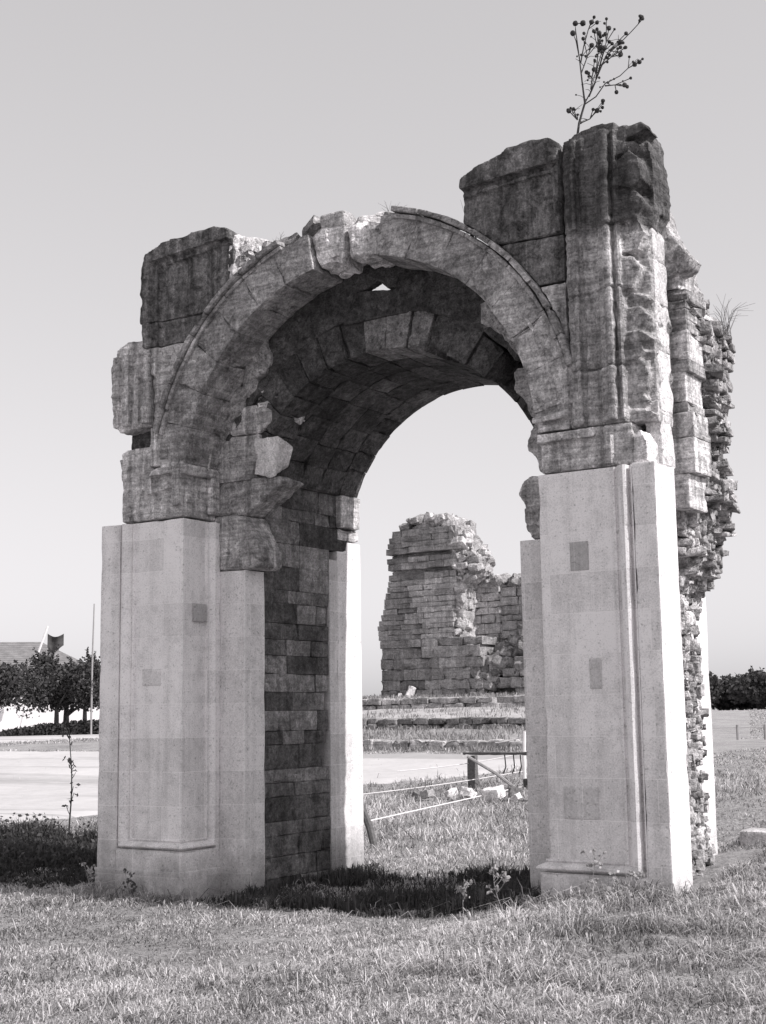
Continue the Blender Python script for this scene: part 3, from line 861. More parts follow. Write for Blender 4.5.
ruin = empty('ruined_wall', (-18, 31, 2.3)); tag(ruin, 'tall broken masonry tower stump seen through the arch opening', 'ruin')
r2 = random.Random(11)
def ruin_l(z): return np.interp(z, [2.3, 2.6, 4.0, 4.4, 5.0, 5.8, 6.3, 7.3, 8.0, 8.35], [-20.35, -20.3, -20.3, -20.5, -20.35, -20.1, -19.95, -20.0, -19.85, -19.4])
mb = MB(); lo = MB(); k = 0
zz = 2.3
while zz < 8.3:
    low = zz < 4.15
    band = 7.3 < zz < 7.45 or 6.55 < zz < 6.7
    hh = r2.uniform(.15, .24) if not low else r2.uniform(.25, .4)
    gapc = abs(zz-6.72) < .1 or abs(zz-7.28) < .1
    if gapc: hh = .14
    zb = zz
    xl, xr = ruin_l(zz)+r2.uniform(-.06, .06), np.interp(zz, [2.3, 4.15, 4.2, 6.2, 6.6, 7.2, 7.9, 8.3], [-16.1, -16.1, -17.2, -17.15, -17.0, -16.8, -16.95, -17.1])+r2.uniform(-.08, .08)
    x = xl
    while x < xr:
        l = r2.uniform(.35, 1.3)
        if xr-x-l < .25: l = xr-x
        face = 31.0+(.14 if x < -19.3 else 0)+(.0 if not low else -.05)+r2.uniform(-.012, .012)
        if zz > 6.7: face -= .1
        if gapc and r2.random() < .93: face += .42
        t = r2.uniform(.75, 1.15)*(.72 if x < -19.4 else 1)*(.85 if low else 1)*(.9 if zz > 6.4 else 1)
        box(lo if low else mb, x+.001, x+l-.001, face, 32.2+r2.uniform(0, .5), zz+.001, zz+hh-.001, cell=.13, r=.012, amp=.014+.03*low, chip=.05+.07*low, tone=t, seed=k); k += 1
        x += l
    zz += hh
mb.build('masonry_face', M_RUIN, ruin)
# lower foot continues to the right behind the heap
zz = 2.3
while zz < 3.9:
    hh = r2.uniform(.28, .4); x = -16.1
    xr = -12.6
    while x < xr:
        l = r2.uniform(.4, .8)
        if zz+hh < 2.9+ (x+16.1)*.62 + r2.uniform(-.1, .1) or zz < 2.9:
            if not (-16.2 < x < -15.4 and zz < 2.55):
                box(lo, x+.01, x+l-.01, 31.15+r2.uniform(-.08, .08), 32.3, zz+.006, zz+hh-.006, cell=.13, r=.015, amp=.04, chip=.12, tone=r2.uniform(.7, 1.15), seed=k)
        x += l; k += 1
    zz += hh
lo.build('foundation_courses', M_RUIN, ruin)
# core and broken top, right side with standing jamb
mb = MB()
slab(mb, [([(-20.1, 2.3), (-20.2, 4.4), (-19.9, 6.0), (-19.8, 7.3), (-19.5, 8.1), (-19.0, 8.5), (-18.4, 8.7), (-17.7, 8.68), (-17.3, 8.45), (-16.9, 7.9), (-16.5, 7.2), (-16.3, 6.6), (-16.9, 6.2), (-17.0, 4.6), (-16.5, 3.6), (-16.0, 2.3)], 31.3, 32.4)], vox=.11, amp=.12, seed=5, tone=1.0)
for i in range(260):
    zz = r2.uniform(6.4, 8.7); 
    xr = np.interp(zz, [6.4, 6.7, 7.3, 7.9, 8.5, 8.75], [-16.35, -16.25, -16.4, -16.85, -17.3, -17.9]); xl = np.interp(zz, [6.4, 8.3, 8.75], [-17.0, -17.3, -18.5])
    s = r2.uniform(.12, .38)
    rock(mb, (r2.uniform(xl, xr), r2.uniform(31.0, 32.2), zz), (s*1.3, s*1.3, s*.7), tone=r2.uniform(.8, 1.5), seed=i, rs=r2)
for i in range(90):
    x = r2.uniform(-19.4, -17.2); s = r2.uniform(.12, .35)
    rock(mb, (x, r2.uniform(31.1, 32.6), 8.3+.45*math.sin((x+19.6)/2.4*math.pi)**.6+r2.uniform(-.1, .05)), (s*1.3, s*1.3, s*.7), tone=r2.uniform(.8, 1.5), seed=i, rs=r2)
for i in range(60):
    zz = r2.uniform(4.0, 6.4); s = r2.uniform(.15, .4)
    rock(mb, (r2.uniform(-17.2, -17.05), r2.uniform(31.2, 32.2), zz), (s, s*1.4, s*.8), tone=r2.uniform(1.0, 1.7), seed=i, rs=r2)
mb.build('rubble_core', M_RUIN, ruin)
mb = MB()   # standing remnant right of the gap
for (x0, x1, z0, z1, y0, y1, t) in ((-17.2, -16.0, 3.6, 6.3, 32.15, 33.6, 1.25), (-16.05, -14.6, 3.8, 6.22, 32.3, 33.6, 1.0), (-14.6, -12.2, 4.0, 6.05, 32.45, 34, 1.05)):
    zc = z0
    while zc < z1-.05:
        hh = min(r2.uniform(.2, .42), z1-zc); x = x0
        while x < x1-.02:
            l = min(r2.uniform(.4, .8), x1-x)
            box(mb, x+.006, x+l-.006, y0+r2.uniform(-.04, .04), y1, zc+.005, zc+hh-.005, cell=.13, r=.012, amp=.03, chip=.12, tone=t*r2.uniform(.8, 1.15), seed=k); k += 1
            x += l
        zc += hh
for i in range(110):
    x = r2.uniform(-17.0, -12.4); s = r2.uniform(.12, .5)
    rock(mb, (x, r2.uniform(32.3, 33.6), 6.2+.15*r2.random()-(x+15)*.06), (s*1.4, s*1.3, s*.8), tone=r2.uniform(.7, 1.3), seed=i, rs=r2)
mb.build('standing_jamb', M_RUIN, ruin)
mb = MB()   # collapsed heap
for i in range(420):
    x = r2.uniform(-17.0, -12.6)
    top = np.interp(x, [-17, -16.4, -15.8, -14.9, -13.8, -12.6], [4.0, 3.4, 3.7, 4.5, 5.1, 5.3])
    zz = top-abs(r2.gauss(0, .5)); y = 31.1+(zz-2.3)*.33+r2.uniform(-.15, .35); s = r2.uniform(.14, .5)
    rock(mb, (x, y, max(zz, 2.4)), (s*1.3, s*1.2, s*.8), tone=r2.uniform(.3, .9), seed=i, rs=r2)
slab(mb, [([(-17, 2.3), (-17, 3.8), (-15.9, 3.5), (-14.9, 4.3), (-13.8, 4.9), (-12.6, 5.1), (-12.6, 2.3)], 31.8, 33.6), ([(-17.5, 2.3), (-17.5, 5.9), (-16.0, 5.95), (-13, 5.5), (-12.6, 2.3)], 33.4, 34.4)], vox=.14, amp=.12, seed=9, tone=.8)
mb.build('fallen_rubble', M_RUIN, ruin)
mb = MB()
for p, s in (((-18.72, 30.7, 2.55), .42), ((-19.0, 30.75, 2.4), .22), ((-18.5, 30.72, 2.35), .2)):
    rock(mb, p, (s*.5, s*.5, s), tone=1.2, seed=3, rs=r2)
for i, (p, s) in enumerate((((-18.72, 30.5, 2.5), .5), ((-19.15, 30.5, 2.38), .24))):
    m3 = MB(); rock(m3, p, (s*.5, s*.5, s), tone=1.15, seed=i, rs=r2)
    o = m3.build('pale_stone', M_WHITE, origin=p)
    tag(o, ['upright whitish stone leaning at the foot of the ruined tower', 'small whitish stone lying by the upright one at the ruin foot'][i], 'stone')

# ------------------------------------------------------------------ fence, timber frame, stones between arch and ruin
def on_g(x, y): return h1(x, y)
mb = MB()
gz = on_g(-2.75, 4.7)
tube(mb, [(-2.84, 4.7, gz-.2), (-3.0, 4.75, gz+.25), (-3.2, 4.8, gz+.62)], [.045, .05, .042], 8)
o = mb.build('fence_post', M_WOOD, origin=(-2.75, 4.7, gz)); tag(o, 'short dark wooden post leaning left just behind the left pier', 'fence post')
gz = on_g(-5.08, 13.0); px, py = -5.08, 13.0
mb = MB(); tube(mb, [(px, py, gz-.2), (px, py, gz+.5), (px+.02, py, gz+1.0)], [.04, .035, .035], 8)
o = mb.build('fence_post', M_PAINT, origin=(px, py, gz)); tag(o, 'slim white upright post beside the inner edge of the right pier', 'fence post')
WP = (px, py, gz)
def cord(a, b, sag, label, r=.012):
    a, b = np.array(a), np.array(b); pts = []
    for t in np.linspace(0, 1, 14): pts.append(a+(b-a)*t-np.array([0, 0, sag*4*t*(1-t)]))
    mb = MB(); tube(mb, pts, r, 5)
    o = mb.build('cord', M_CORD, origin=tuple(a)); tag(o, label, 'cord')
zw = WP[2]
cord((-6.75, 9.9, .40), (WP[0], WP[1], .70), .03, 'middle white cord sagging to the slim white post', .009)
cord((-6.62, 11.0, .76), (WP[0], WP[1], 1.03), .04, 'second highest white cord rising to the slim white post', .008)
cord((-5.63, 12.9, 1.225), (WP[0], WP[1], 1.34), .02, 'topmost short white cord tied at the head of the white post', .010)
cord((-3.12, 4.8, .40), (WP[0], WP[1], .42), .0, 'lowest white cord running from the leaning dark post over the grass', .010)
tf = empty('timber_frame', (-5.2, 12.2, on_g(-5.2, 12.2))); tag(tf, 'broken dark timber frame with crossbeam behind the pale rubble stones', 'timber frame')
z0 = tf.location.z
mb = MB(); box(mb, -5.80, -5.64, 12.1, 12.25, z0-.2, z0+.62, cell=.1, r=.02, amp=.012, chip=.03); mb.build('post', M_WOOD, tf)
mb = MB(); box(mb, -5.88, -4.0, 12.05, 12.15, z0+.625, z0+.69, cell=.12, r=.02, amp=.012, chip=.03, tone=.9); mb.build('beam', M_WOOD, tf)
mb = MB(); tube(mb, [(-5.72, 12.0, z0+.6), (-5.1, 11.95, z0+.3), (-4.65, 11.9, z0+.02)], .03, 6, tone=2.4); mb.build('brace', M_WOOD, tf)
mb = MB(); box(mb, -4.75, -4.3, 12.3, 12.7, z0-.1, z0+.2, cell=.1, r=.02, amp=.01, tone=.6); mb.build('trough', M_WOOD, tf)
for dx in (-5.0, -4.82, -4.68):
    mb = MB(); tube(mb, [(dx, 12.1, z0+.63), (dx+.03, 12.08, z0+.42), (dx-.02, 12.08, z0+.3)], .012, 5, tone=.6); mb.build('hanging_strap', M_WOOD, tf)
spots = [(-5.55, 10.3, .20, 'M'), (-5.2, 10.5, .2, 'W'), (-5.0, 10.2, .14, 'M'), (-4.85, 10.5, .24, 'W'), (-4.25, 10.3, .30, 'W'), (-4.0, 10.6, .24, 'D'), (-3.62, 10.6, .24, 'W'), (-5.9, 10.5, .16, 'D'), (-3.8, 10.25, .15, 'W')]
labs = ['grey rubble stone at the left end of the heap before the timber frame', 'whitish rubble stone second from the left end of the heap', 'small grey rubble stone sunk in grass before the timber post', 'whitish stone leaning against the dark timber post', 'largest white block right of the timber post', 'dark stone between the two big white blocks', 'white block at the right end of the heap beside the pier', 'small dark stone lying farthest left of the heap', 'small white stone low in the grass near the right white block']
for i, (x, y, s, c) in enumerate(spots):
    m3 = MB(); gz = on_g(x, y)
    rock(m3, (x, y, gz+s*.35+.04), (s*1.0, s*.85, s*.65), tone={'W': 1.1, 'M': .65, 'D': .3}[c], seed=i, rs=r2, cell=s*.09, amp=s*.2)
    o = m3.build('rubble_stone', M_WHITE, origin=(x, y, gz)); tag(o, labs[i], 'stone', 'rubble stones before the timber frame')

# flat stones right of the right pier
for i, (x, y, sx, sy, sz, lab) in enumerate(((2.75, 3.35, .55, .34, .12, 'flat pale slab sunk in grass at the foot of the right pier'), (3.05, 5.0, .7, .45, .28, 'squared pale block in the grass right of the arch'))):
    m3 = MB(); gz = on_g(x, y)
    box(m3, x-sx/2, x+sx/2, y-sy/2, y+sy/2, gz-.05, gz+sz, cell=.06, r=.03, amp=.02, chip=.05, tone=.9, seed=i)
    tag(m3.build('stone_slab', M_WHITE, origin=(x, y, gz)), lab, 'stone')

# ------------------------------------------------------------------ foliage helpers
def leaves(mb, P, size, tones, r3, aspect=1.6):
    n = len(P)
    a = r3.normal(size=(n, 3)); a /= np.linalg.norm(a, axis=1, keepdims=True)
    b = np.cross(a, r3.normal(size=(n, 3))); b /= np.linalg.norm(b, axis=1, keepdims=True)
    s = np.broadcast_to(size, (n,))[:, None]*r3.uniform(.6, 1.4, (n, 1))
    V = np.stack([P-a*s*aspect/2, P+b*s/2, P+a*s*aspect/2, P-b*s/2], 1).reshape(-1, 3)
    F = np.arange(n*4).reshape(-1, 4)
    mb.add(V, F, np.repeat(tones, 4))

def tree(name, x, y, gz, trunk_h, crown_h, rad, n, leaf, tone, label, cat, group, seed, lean=0, up=.2, multi=3):
    r3 = np.random.default_rng(seed); rr = random.Random(seed)
    t = empty(name, (x, y, gz)); tag(t, label, cat, group)
    mb = MB()
    topc = gz+trunk_h+crown_h*.5
    tube(mb, [(x, y, gz-.2), (x+lean*.3, y, gz+trunk_h*.6), (x+lean, y, gz+trunk_h+.1), (x+lean, y, topc)], [rad*.075, rad*.06, rad*.05, rad*.02], 8)
    for i in range(9):
        a = rr.uniform(0, 6.28); e = rr.uniform(.5, 1); L = rad*rr.uniform(.5, .95)
        b = np.array([x+lean, y, gz+trunk_h+rr.uniform(-.1, crown_h*.25)])
        tube(mb, [b, b+np.array([math.cos(a)*L*.5, math.sin(a)*L*.5, L*.4*e]), b+np.array([math.cos(a)*L, math.sin(a)*L, L*.9*e])], [rad*.035, rad*.025, rad*.008], 5)
    mb.build('trunk', M_BARK, t)
    # clumps
    mb = MB()
    nc = 26
    C = r3.normal(size=(nc, 3)); C /= np.linalg.norm(C, axis=1, keepdims=True); C *= r3.uniform(.35, .95, (nc, 1))
    C = C*np.array([rad, rad, crown_h*.5])*.8+np.array([x+lean, y, topc])
    cr = rad*r3.uniform(.22, .42, nc)
    which = r3.integers(0, nc, n)
    d = r3.normal(size=(n, 3)); d /= np.linalg.norm(d, axis=1, keepdims=True); d *= r3.uniform(0, 1, (n, 1))**.45
    P = C[which]+d*cr[which][:, None]*np.array([1, 1, .9])
    P[:, 2] = np.maximum(P[:, 2], gz+trunk_h*r3.uniform(.8, 1.1, n))
    # upright shoots
    ns = int(n*up)
    base = C[r3.integers(0, nc, ns)]
    sh = r3.integers(0, 60, ns); sdx = r3.normal(size=(60, 2))*.12; sbx = C[r3.integers(0, nc, 60)]; hl = r3.uniform(.3, .75, 60)*crown_h*.55
    tt = r3.uniform(0, 1, ns)
    Ps = sbx[sh]+np.stack([sdx[sh, 0]*tt*3, sdx[sh, 1]*tt*3, hl[sh]*tt], -1)+r3.normal(size=(ns, 3))*leaf*.4
    P = np.concatenate([P, Ps])
    ct = r3.uniform(.7, 1.35, nc)
    tones = np.concatenate([ct[which]*r3.uniform(.7, 1.3, n), r3.uniform(.7, 1.3, ns)])*tone
    leaves(mb, P, leaf, tones, r3)
    mb.build('crown', M_LEAF, t)
    return t

# orchard trees in front of the white house, left
for i, (x, y, th, ch, rd, lab) in enumerate((
        (-44.7, 34.3, .9, 2.4, 2.9, 'leafy orchard tree cut by the left picture edge'),
        (-43.4, 37.3, 1.3, 2.0, 1.9, 'dark bushy orchard tree second from the left edge'),
        (-44.1, 38.6, 1.0, 3.0, 2.6, 'dark bushy orchard tree right below the flag'),
        (-42.2, 38.0, 1.2, 2.2, 1.8, 'dark bushy orchard tree behind the thin bare pole'))):
    tree('orchard_tree', x, y, on_g(x, y), th, ch, rd, 8000, .10, .08, lab, 'tree', 'orchard trees before the white house', 30+i, up=.35)
for i, (D, bx, w) in enumerate(((0, -57, 5.5), (0, -53.5, 6), (0, -49.5, 5.0), (0, -46, 5), (0, -43, 5.5), (0, -39, 6))):
    x = bx; y = 158+i*.6+(i % 2)*6
    tree('field_tree', x, y, on_g(x, y)-.3, .5, [4.2, 3.6, 4.5, 3.3, 4.0, 3.6][i], w*[.8, 1.0, .7, .9, 1.0, .8][i], 9000, .36, .085, ['low dark tree nearest the right pier on the far field', 'dark round tree second in the far row from the pier', 'dark tree third in the far row from the pier', 'dark tree fourth in the far row behind the fence posts', 'dark tree fifth in the far row on the right', 'dark tree at the right picture edge on the far field'][i], 'tree', 'far trees on the right field', 60+i, up=.05)

r3 = np.random.default_rng(5); mb = MB(); m = 9000
t_ = r3.uniform(-.12, 1, m); d_ = np.abs(r3.normal(0, .25, m))
hx = -45.5+4.0*t_; hy = 32.6+6.0*t_; 
hh_ = np.clip(.28+.55*n2(hx, hy, .5, 3, 3), .03, .9)
P = np.stack([hx+r3.normal(0, .35, m), hy+r3.normal(0, .35, m), H(hx, hy)+r3.uniform(0, 1, m)*hh_], -1)
leaves(mb, P, .11, .06*r3.uniform(.6, 1.4, m), r3)
tag(mb.build('hedge', M_LEAF), 'low dark scrubby hedge at the feet of the orchard trees', 'hedge')

# ------------------------------------------------------------------ house, flag, poles on the left
hs = empty('house', (-50, 44, 1.0)); tag(hs, 'low white house with grey tiled roof behind the orchard trees', 'house')
# local frame: long side faces the camera
cd = np.array([-57.0, 54.5]); cd = cd/np.linalg.norm(cd); rt = np.array([cd[1], -cd[0]])
hc = np.array([-50.0, 44.5])
def hp(u, v, z): q = hc+rt*u+cd*v; return (q[0], q[1], z)
def hbox(mb, u0, u1, v0, v1, z0, z1, tone=1.0):
    V = [hp(u, v, z) for z in (z0, z1) for u, v in ((u0, v0), (u1, v0), (u1, v1), (u0, v1))]
    mb.add(V, [(0, 1, 5, 4), (1, 2, 6, 5), (2, 3, 7, 6), (3, 0, 4, 7), (4, 5, 6, 7), (3, 2, 1, 0)], tone)
mb = MB(); hbox(mb, -15, 2.0, 0, 7, .6, 4.0); mb.build('wall', M_PLASTER, hs, smooth=False)
def tile_mat():
    t = NT('roof_tiles')
    gp = t.n('ShaderNodeNewGeometry').outputs['Position']
    w = t.n('ShaderNodeTexWave', wave_type='BANDS', bands_direction='DIAGONAL', inp={'Vector': t.pos((1, -1, 0)), 'Scale': 2.2, 'Distortion': .3, 'Detail': 1.0}).outputs['Fac']
    f = t.math('MULTIPLY', t.ramp(t.noise(t.pos(), 2.5, 5, .7), .3, .7, .75, 1.25), t.ramp(w, 0, 1, .8, 1.1))
    t.grey(t.math('MULTIPLY', f, .2)); t.bump(w, .5, .05)
    return t.m
M_TILE = tile_mat()
mb = MB()
V = [hp(-16, -.6, 3.9), hp(2.7, -.6, 3.9), hp(2.7, 7.6, 3.9), hp(-16, 7.6, 3.9), hp(-13, 3.5, 6.25), hp(-1.7, 3.5, 6.25)]
mb.add(V, [(0, 1, 5, 4), (1, 2, 5), (2, 3, 4, 5), (3, 0, 4), (3, 2, 1, 0)])
ro = mb.build('roof', M_TILE, hs, smooth=False)
mb = MB(); tube(mb, [hp(-13, 3.5, 6.27), hp(-1.7, 3.5, 6.27)], .13, 6); tube(mb, [hp(-1.7, 3.5, 6.27), hp(2.7, -.6, 3.95)], .12, 6); tube(mb, [hp(-1.7, 3.5, 6.27), hp(2.7, 7.6, 3.95)], .12, 6)
mb.build('ridge_tiles', M_TILE, ro)
for u in (-9.5, -5.6):
    mb = MB(); hbox(mb, u-.45, u+.45, -.05, .05, 1.7, 2.9, .35); w = mb.build('window', M_METAL, hs, smooth=False)
    mb = MB(); hbox(mb, u-.55, u+.55, -.12, -.06, 1.62, 1.69); mb.build('sill', M_PLASTER, w, smooth=False)

fl = empty('flag', hp(-1.2, -3, 1.0)); tag(fl, 'dark flag with pale emblem drooping from a slanted white pole above the trees', 'flag')
mb = MB(); tube(mb, [hp(-2.6, -3, 1.0), hp(-1.95, -3, 4.6), hp(-1.25, -3, 6.75)], .06, 6, tone=1.0); mb.build('flagpole', M_PAINT, fl)
mb = MB()
nu, nv = 14, 10; V = []; 
for i in range(nu+1):
    for j in range(nv+1):
        u = i/nu; v = j/nv
        V.append(hp(-1.25+u*.85, -3+.10*math.sin(u*7)+.05*math.sin(v*5), 6.35-.18*math.sin(u*math.pi)-v*(.75+.12*math.sin(u*5))))
F = [(i*(nv+1)+j, (i+1)*(nv+1)+j, (i+1)*(nv+1)+j+1, i*(nv+1)+j+1) for i in range(nu) for j in range(nv)]
mb.add(V, F); cl = mb.build('cloth', M_CLOTH, fl)
mb = MB()
V = []; 
for k2 in range(21):
    a = R(40+k2*14); V.append((a, .2, .2)); 
VV = []; 
for k2 in range(21):
    a = R(35+k2*14.5); ro_, ri = .20, .155
    VV.append(hp(-.72+ro_*math.cos(a), -3.16, 5.72+ro_*math.sin(a)))
    VV.append(hp(-.68+ri*math.cos(a), -3.16, 5.72+ri*math.sin(a)))
mb.add(VV, [(2*q, 2*q+1, 2*q+3, 2*q+2) for q in range(20)])
mb.build('emblem', M_PAINT, cl, smooth=False)

px, py = -41.05, 37.3; gz = on_g(px, py)
mb = MB(); tube(mb, [(px, py, gz-.3), (px, py, gz+3), (px+.08, py, gz+6.25)], [.05, .045, .03], 8)
tag(mb.build('thin_pole', M_METAL, origin=(px, py, gz)), 'thin bare metal pole rising beside the left pier', 'pole')

# fence posts on the right field
for i, (x, y) in enumerate(((-12.55, 46.1), (-11.55, 46.6), (-10.4, 47.2))):
    gz = on_g(x, y); mb = MB(); tube(mb, [(x, y, gz-.2), (x, y, gz+.62)], .06, 6)
    tag(mb.build('field_post', M_METAL, origin=(x, y, gz)), ['pale field fence post standing nearest the right pier', 'pale field fence post second from the right pier', 'pale field fence post cut by the right picture edge'][i], 'fence post', 'field fence posts')
mb = MB(); P0 = [(-13.6, 45.5), (-12.55, 46.1), (-11.55, 46.6), (-10.4, 47.2), (-8.5, 48)]
tube(mb, [(x, y, on_g(x, y)+.5) for x, y in P0], .012, 5)
tag(mb.build('fence_rail', M_METAL, origin=(-12, 46, .6)), 'thin pale rail joining the field fence posts', 'fence')

# ------------------------------------------------------------------ sapling and dry plants
def ball(c, d, mat, par, seed=0, tone=1.0):
    m = MB(); d = float(d); c = np.array(c, float)
    stone(m, lambda u: c+(u-.5)*d, (d, d, d), cell=d*.2, r=d*.46, amp=d*.14, tone=tone, seed=seed, freq=1.6/d)
    return m.build('seed_head', mat, par)

def stalk_plant(name, base, H0, nb, heads, mat, label, cat, seed, tone=.08, leafsz=.0, spread=.5, lean=(0, 0), group=None, rad=.006, head_r=.012, vup=.8):
    rr = random.Random(seed)
    t = empty(name, base); tag(t, label, cat, group)
    b = np.array(base, float); mb = MB(); hd = MB(); lf = []
    top = b+np.array([lean[0], lean[1], H0]); hs_ = []
    def P(f): 
        return b+(top-b)*f+np.array([.03*math.sin(f*5+seed), .02*math.cos(f*4), 0])*H0
    tube(mb, [P(f) for f in np.linspace(0, 1, 8)], np.linspace(rad, rad*.4, 8), 5, tone)
    for i in range(nb):
        f = rr.uniform(.15, .95); s = P(f); a = rr.uniform(0, 6.28); L = H0*spread*rr.uniform(.35, 1)*(1.15-f*.6)
        e = s+np.array([math.cos(a)*L*.65, math.sin(a)*L*.65, L*vup]); m = (s+e)/2+np.array([0, 0, -.05*L])
        tube(mb, [s, m, e], [rad*.6, rad*.45, rad*.3], 4, tone)
        for q in range(heads):
            w = e if q == 0 else s+(e-s)*rr.uniform(.4, 1)+np.array([rr.uniform(-1, 1), rr.uniform(-1, 1), rr.uniform(.2, 1)])*H0*.07
            if q: tube(mb, [s+(e-s)*.6, w], [rad*.35, rad*.25], 4, tone)
            if head_r: hs_.append((w, head_r*2*rr.uniform(.7, 1.3)))
            lf.append(w)
    mb.build('stem', mat, t)
    for w, d in hs_[:30]: ball(w, d, mat, t, 1, tone*.9)
    if leafsz:
        r3 = np.random.default_rng(seed); m4 = MB(); L_ = np.array(lf); L_ = np.repeat(L_, 3, 0)+r3.normal(size=(len(lf)*3, 3))*leafsz*.7
        leaves(m4, L_, leafsz, tone*r3.uniform(.7, 1.3, len(L_)), r3); m4.build('foliage', mat, t)
    return t

# dried weed on top of the right block
tp = empty('dried_weed', (2.37, .2, 6.72)); tag(tp, 'tall dried weed with round seed heads growing on the arch top', 'weed')
mb = MB()
def wx(px_, py_):   # plant coordinates: centimetres right and up from the root
    return np.array([2.37+px_*.0098, .2+.06*math.sin(px_*.13), 6.82-(py_-133)*.0103-.09])
rootp = wx(0, 133)
paths = [[(0, 137), (3, 115), (8, 97), (7, 85), (6, 70), (5, 55), (3, 40), (1, 33)], [(6, 60), (9, 45), (14, 31), (18, 26)], [(6, 70), (12, 55), (17, 47)],
         [(8, 97), (14, 88), (24, 78), (35, 66), (46, 57), (56, 45), (62, 40), (66, 36)], [(14, 88), (22, 72), (26, 58), (28, 42)], [(22, 80), (30, 66), (36, 54), (39, 42)],
         [(28, 74), (38, 62), (47, 55)], [(30, 72), (40, 68), (47, 66)], [(8, 98), (20, 95), (33, 90), (46, 85), (52, 78), (57, 75)], [(33, 92), (42, 93), (49, 93)], [(2, 112), (-4, 104)], [(4, 115), (12, 112), (21, 108)],
         [(14, 86), (16, 76), (19, 70)], [(24, 78), (34, 60), (30, 56)], [(12, 92), (20, 82), (24, 70), (30, 62), (34, 58)]]
hrng = random.Random(4)
for i, pth in enumerate(paths):
    tube(mb, [wx(*q) for q in pth], np.linspace(.012 if i == 0 else .006, .0035, len(pth)), 5, .7)
    if i == 0: continue
    e = wx(*pth[-1]); ball(e, .040, M_BARK, tp, i, .6)
    for q in range(5):
        f_ = hrng.uniform(.2, .95); k3 = hrng.randrange(len(pth)-1); p0_ = wx(*pth[k3])*(1-f_)+wx(*pth[k3+1])*f_
        p1_ = p0_+np.array([hrng.uniform(-.09, .09), hrng.uniform(-.06, .06), hrng.uniform(-.02, .09)])
        tube(mb, [p0_, (p0_+p1_)/2+np.array([0, 0, .012]), p1_], [.003, .0025, .002], 4, .7)
        if hrng.random() < .4: ball(p1_, hrng.uniform(.014, .028), M_BARK, tp, q, .6)
    for q in range(3):
        e2 = e+np.array([hrng.uniform(-.07, .07), hrng.uniform(-.05, .05), hrng.uniform(-.06, .08)])
        tube(mb, [wx(*pth[-2]), e2], .004, 4, .6); ball(e2, hrng.uniform(.02, .034), M_BARK, tp, i+q, .5)
for q in ((1, 33), (3, 24), (9, 24)): ball(wx(*q), .045, M_BARK, tp, 3, .5)
tube(mb, [wx(5, 55), wx(3, 30), wx(3, 24), wx(9, 24)], .005, 4, .6)
mb.build('stem', M_BARK, tp)

def tuft(x, y, z, n, L, label, seed, tone=.2, spread=.5, rad=.003):
    rr = random.Random(seed); mb = MB()
    for i in range(n):
        a = rr.uniform(0, 6.28); s = spread*rr.uniform(.2, 1); l = L*rr.uniform(.5, 1)
        p = np.array([x+rr.uniform(-.04, .04), y+rr.uniform(-.04, .04), z])
        tube(mb, [p, p+np.array([math.cos(a)*s*l*.4, math.sin(a)*s*l*.4, l*.6]), p+np.array([math.cos(a)*s*l, math.sin(a)*s*l, l*(1-.4*s)])], [rad, rad*.7, rad*.4], 4, tone)
    o = mb.build('dry_tuft', M_GRASS, origin=(x, y, z)); tag(o, label, 'dry grass tuft')
tuft(1.25, .3, 6.1, 26, .5, 'wispy dry grass tuft beside the left edge of the tall right block', 1, .25, .25)
tuft(3.25, 1.3, 5.1, 22, .45, 'wispy dry grass tuft sprouting from the broken rubble end of the arch', 2, .3, .9)
tuft(.35, .3, 6.42, 14, .3, 'thin dry grass tuft on the crown of the arch ring', 3, .3, .7)
tuft(-1.0, .3, 6.5, 8, .18, 'tiny dry tuft on the bright broken end of the left block', 4, .3, .7)

gz = on_g(-8.38, 4.65)
stalk_plant('sapling', (-8.38, 4.65, gz), 1.55, 13, 1, M_WEED, 'thin young sapling with few leaves standing left of the arch', 'sapling', 5, tone=.05, leafsz=.05, spread=.13, head_r=0, rad=.014)

# ------------------------------------------------------------------ grass
def blades(P, hgt, wid, lean, tone, r3):
    n = len(P)
    az = r3.uniform(0, 2*math.pi, n); ba = r3.uniform(0, 2*math.pi, n)
    side = np.stack([np.cos(az), np.sin(az), np.zeros(n)], -1)*wid[:, None]/2
    bd = np.stack([np.cos(ba), np.sin(ba), np.zeros(n)], -1)*(hgt*lean)[:, None]
    up = np.zeros((n, 3)); up[:, 2] = hgt
    m = P+bd*.3+up*.6; t = P+bd+up*(1-.45*np.clip(lean, 0, 1.6)**1.0)[:, None]
    V = np.stack([P-side, P+side, m+side*.75, m-side*.75, t], 1).reshape(-1, 3)
    o = np.arange(n)[:, None]*5
    Q = o+np.array([0, 1, 2, 3]); T = o+np.array([3, 2, 4])
    return V, Q, T, np.repeat(tone, 5)

def blocked(x, y):
    b = ((np.abs(x) > 1.62) & (np.abs(x) < 3.06) & (y > -.04) & (y < 2.6))
    b |= ((x > -29) & (x < -7.4) & (y > 19.7) & (y < 48))
    return b

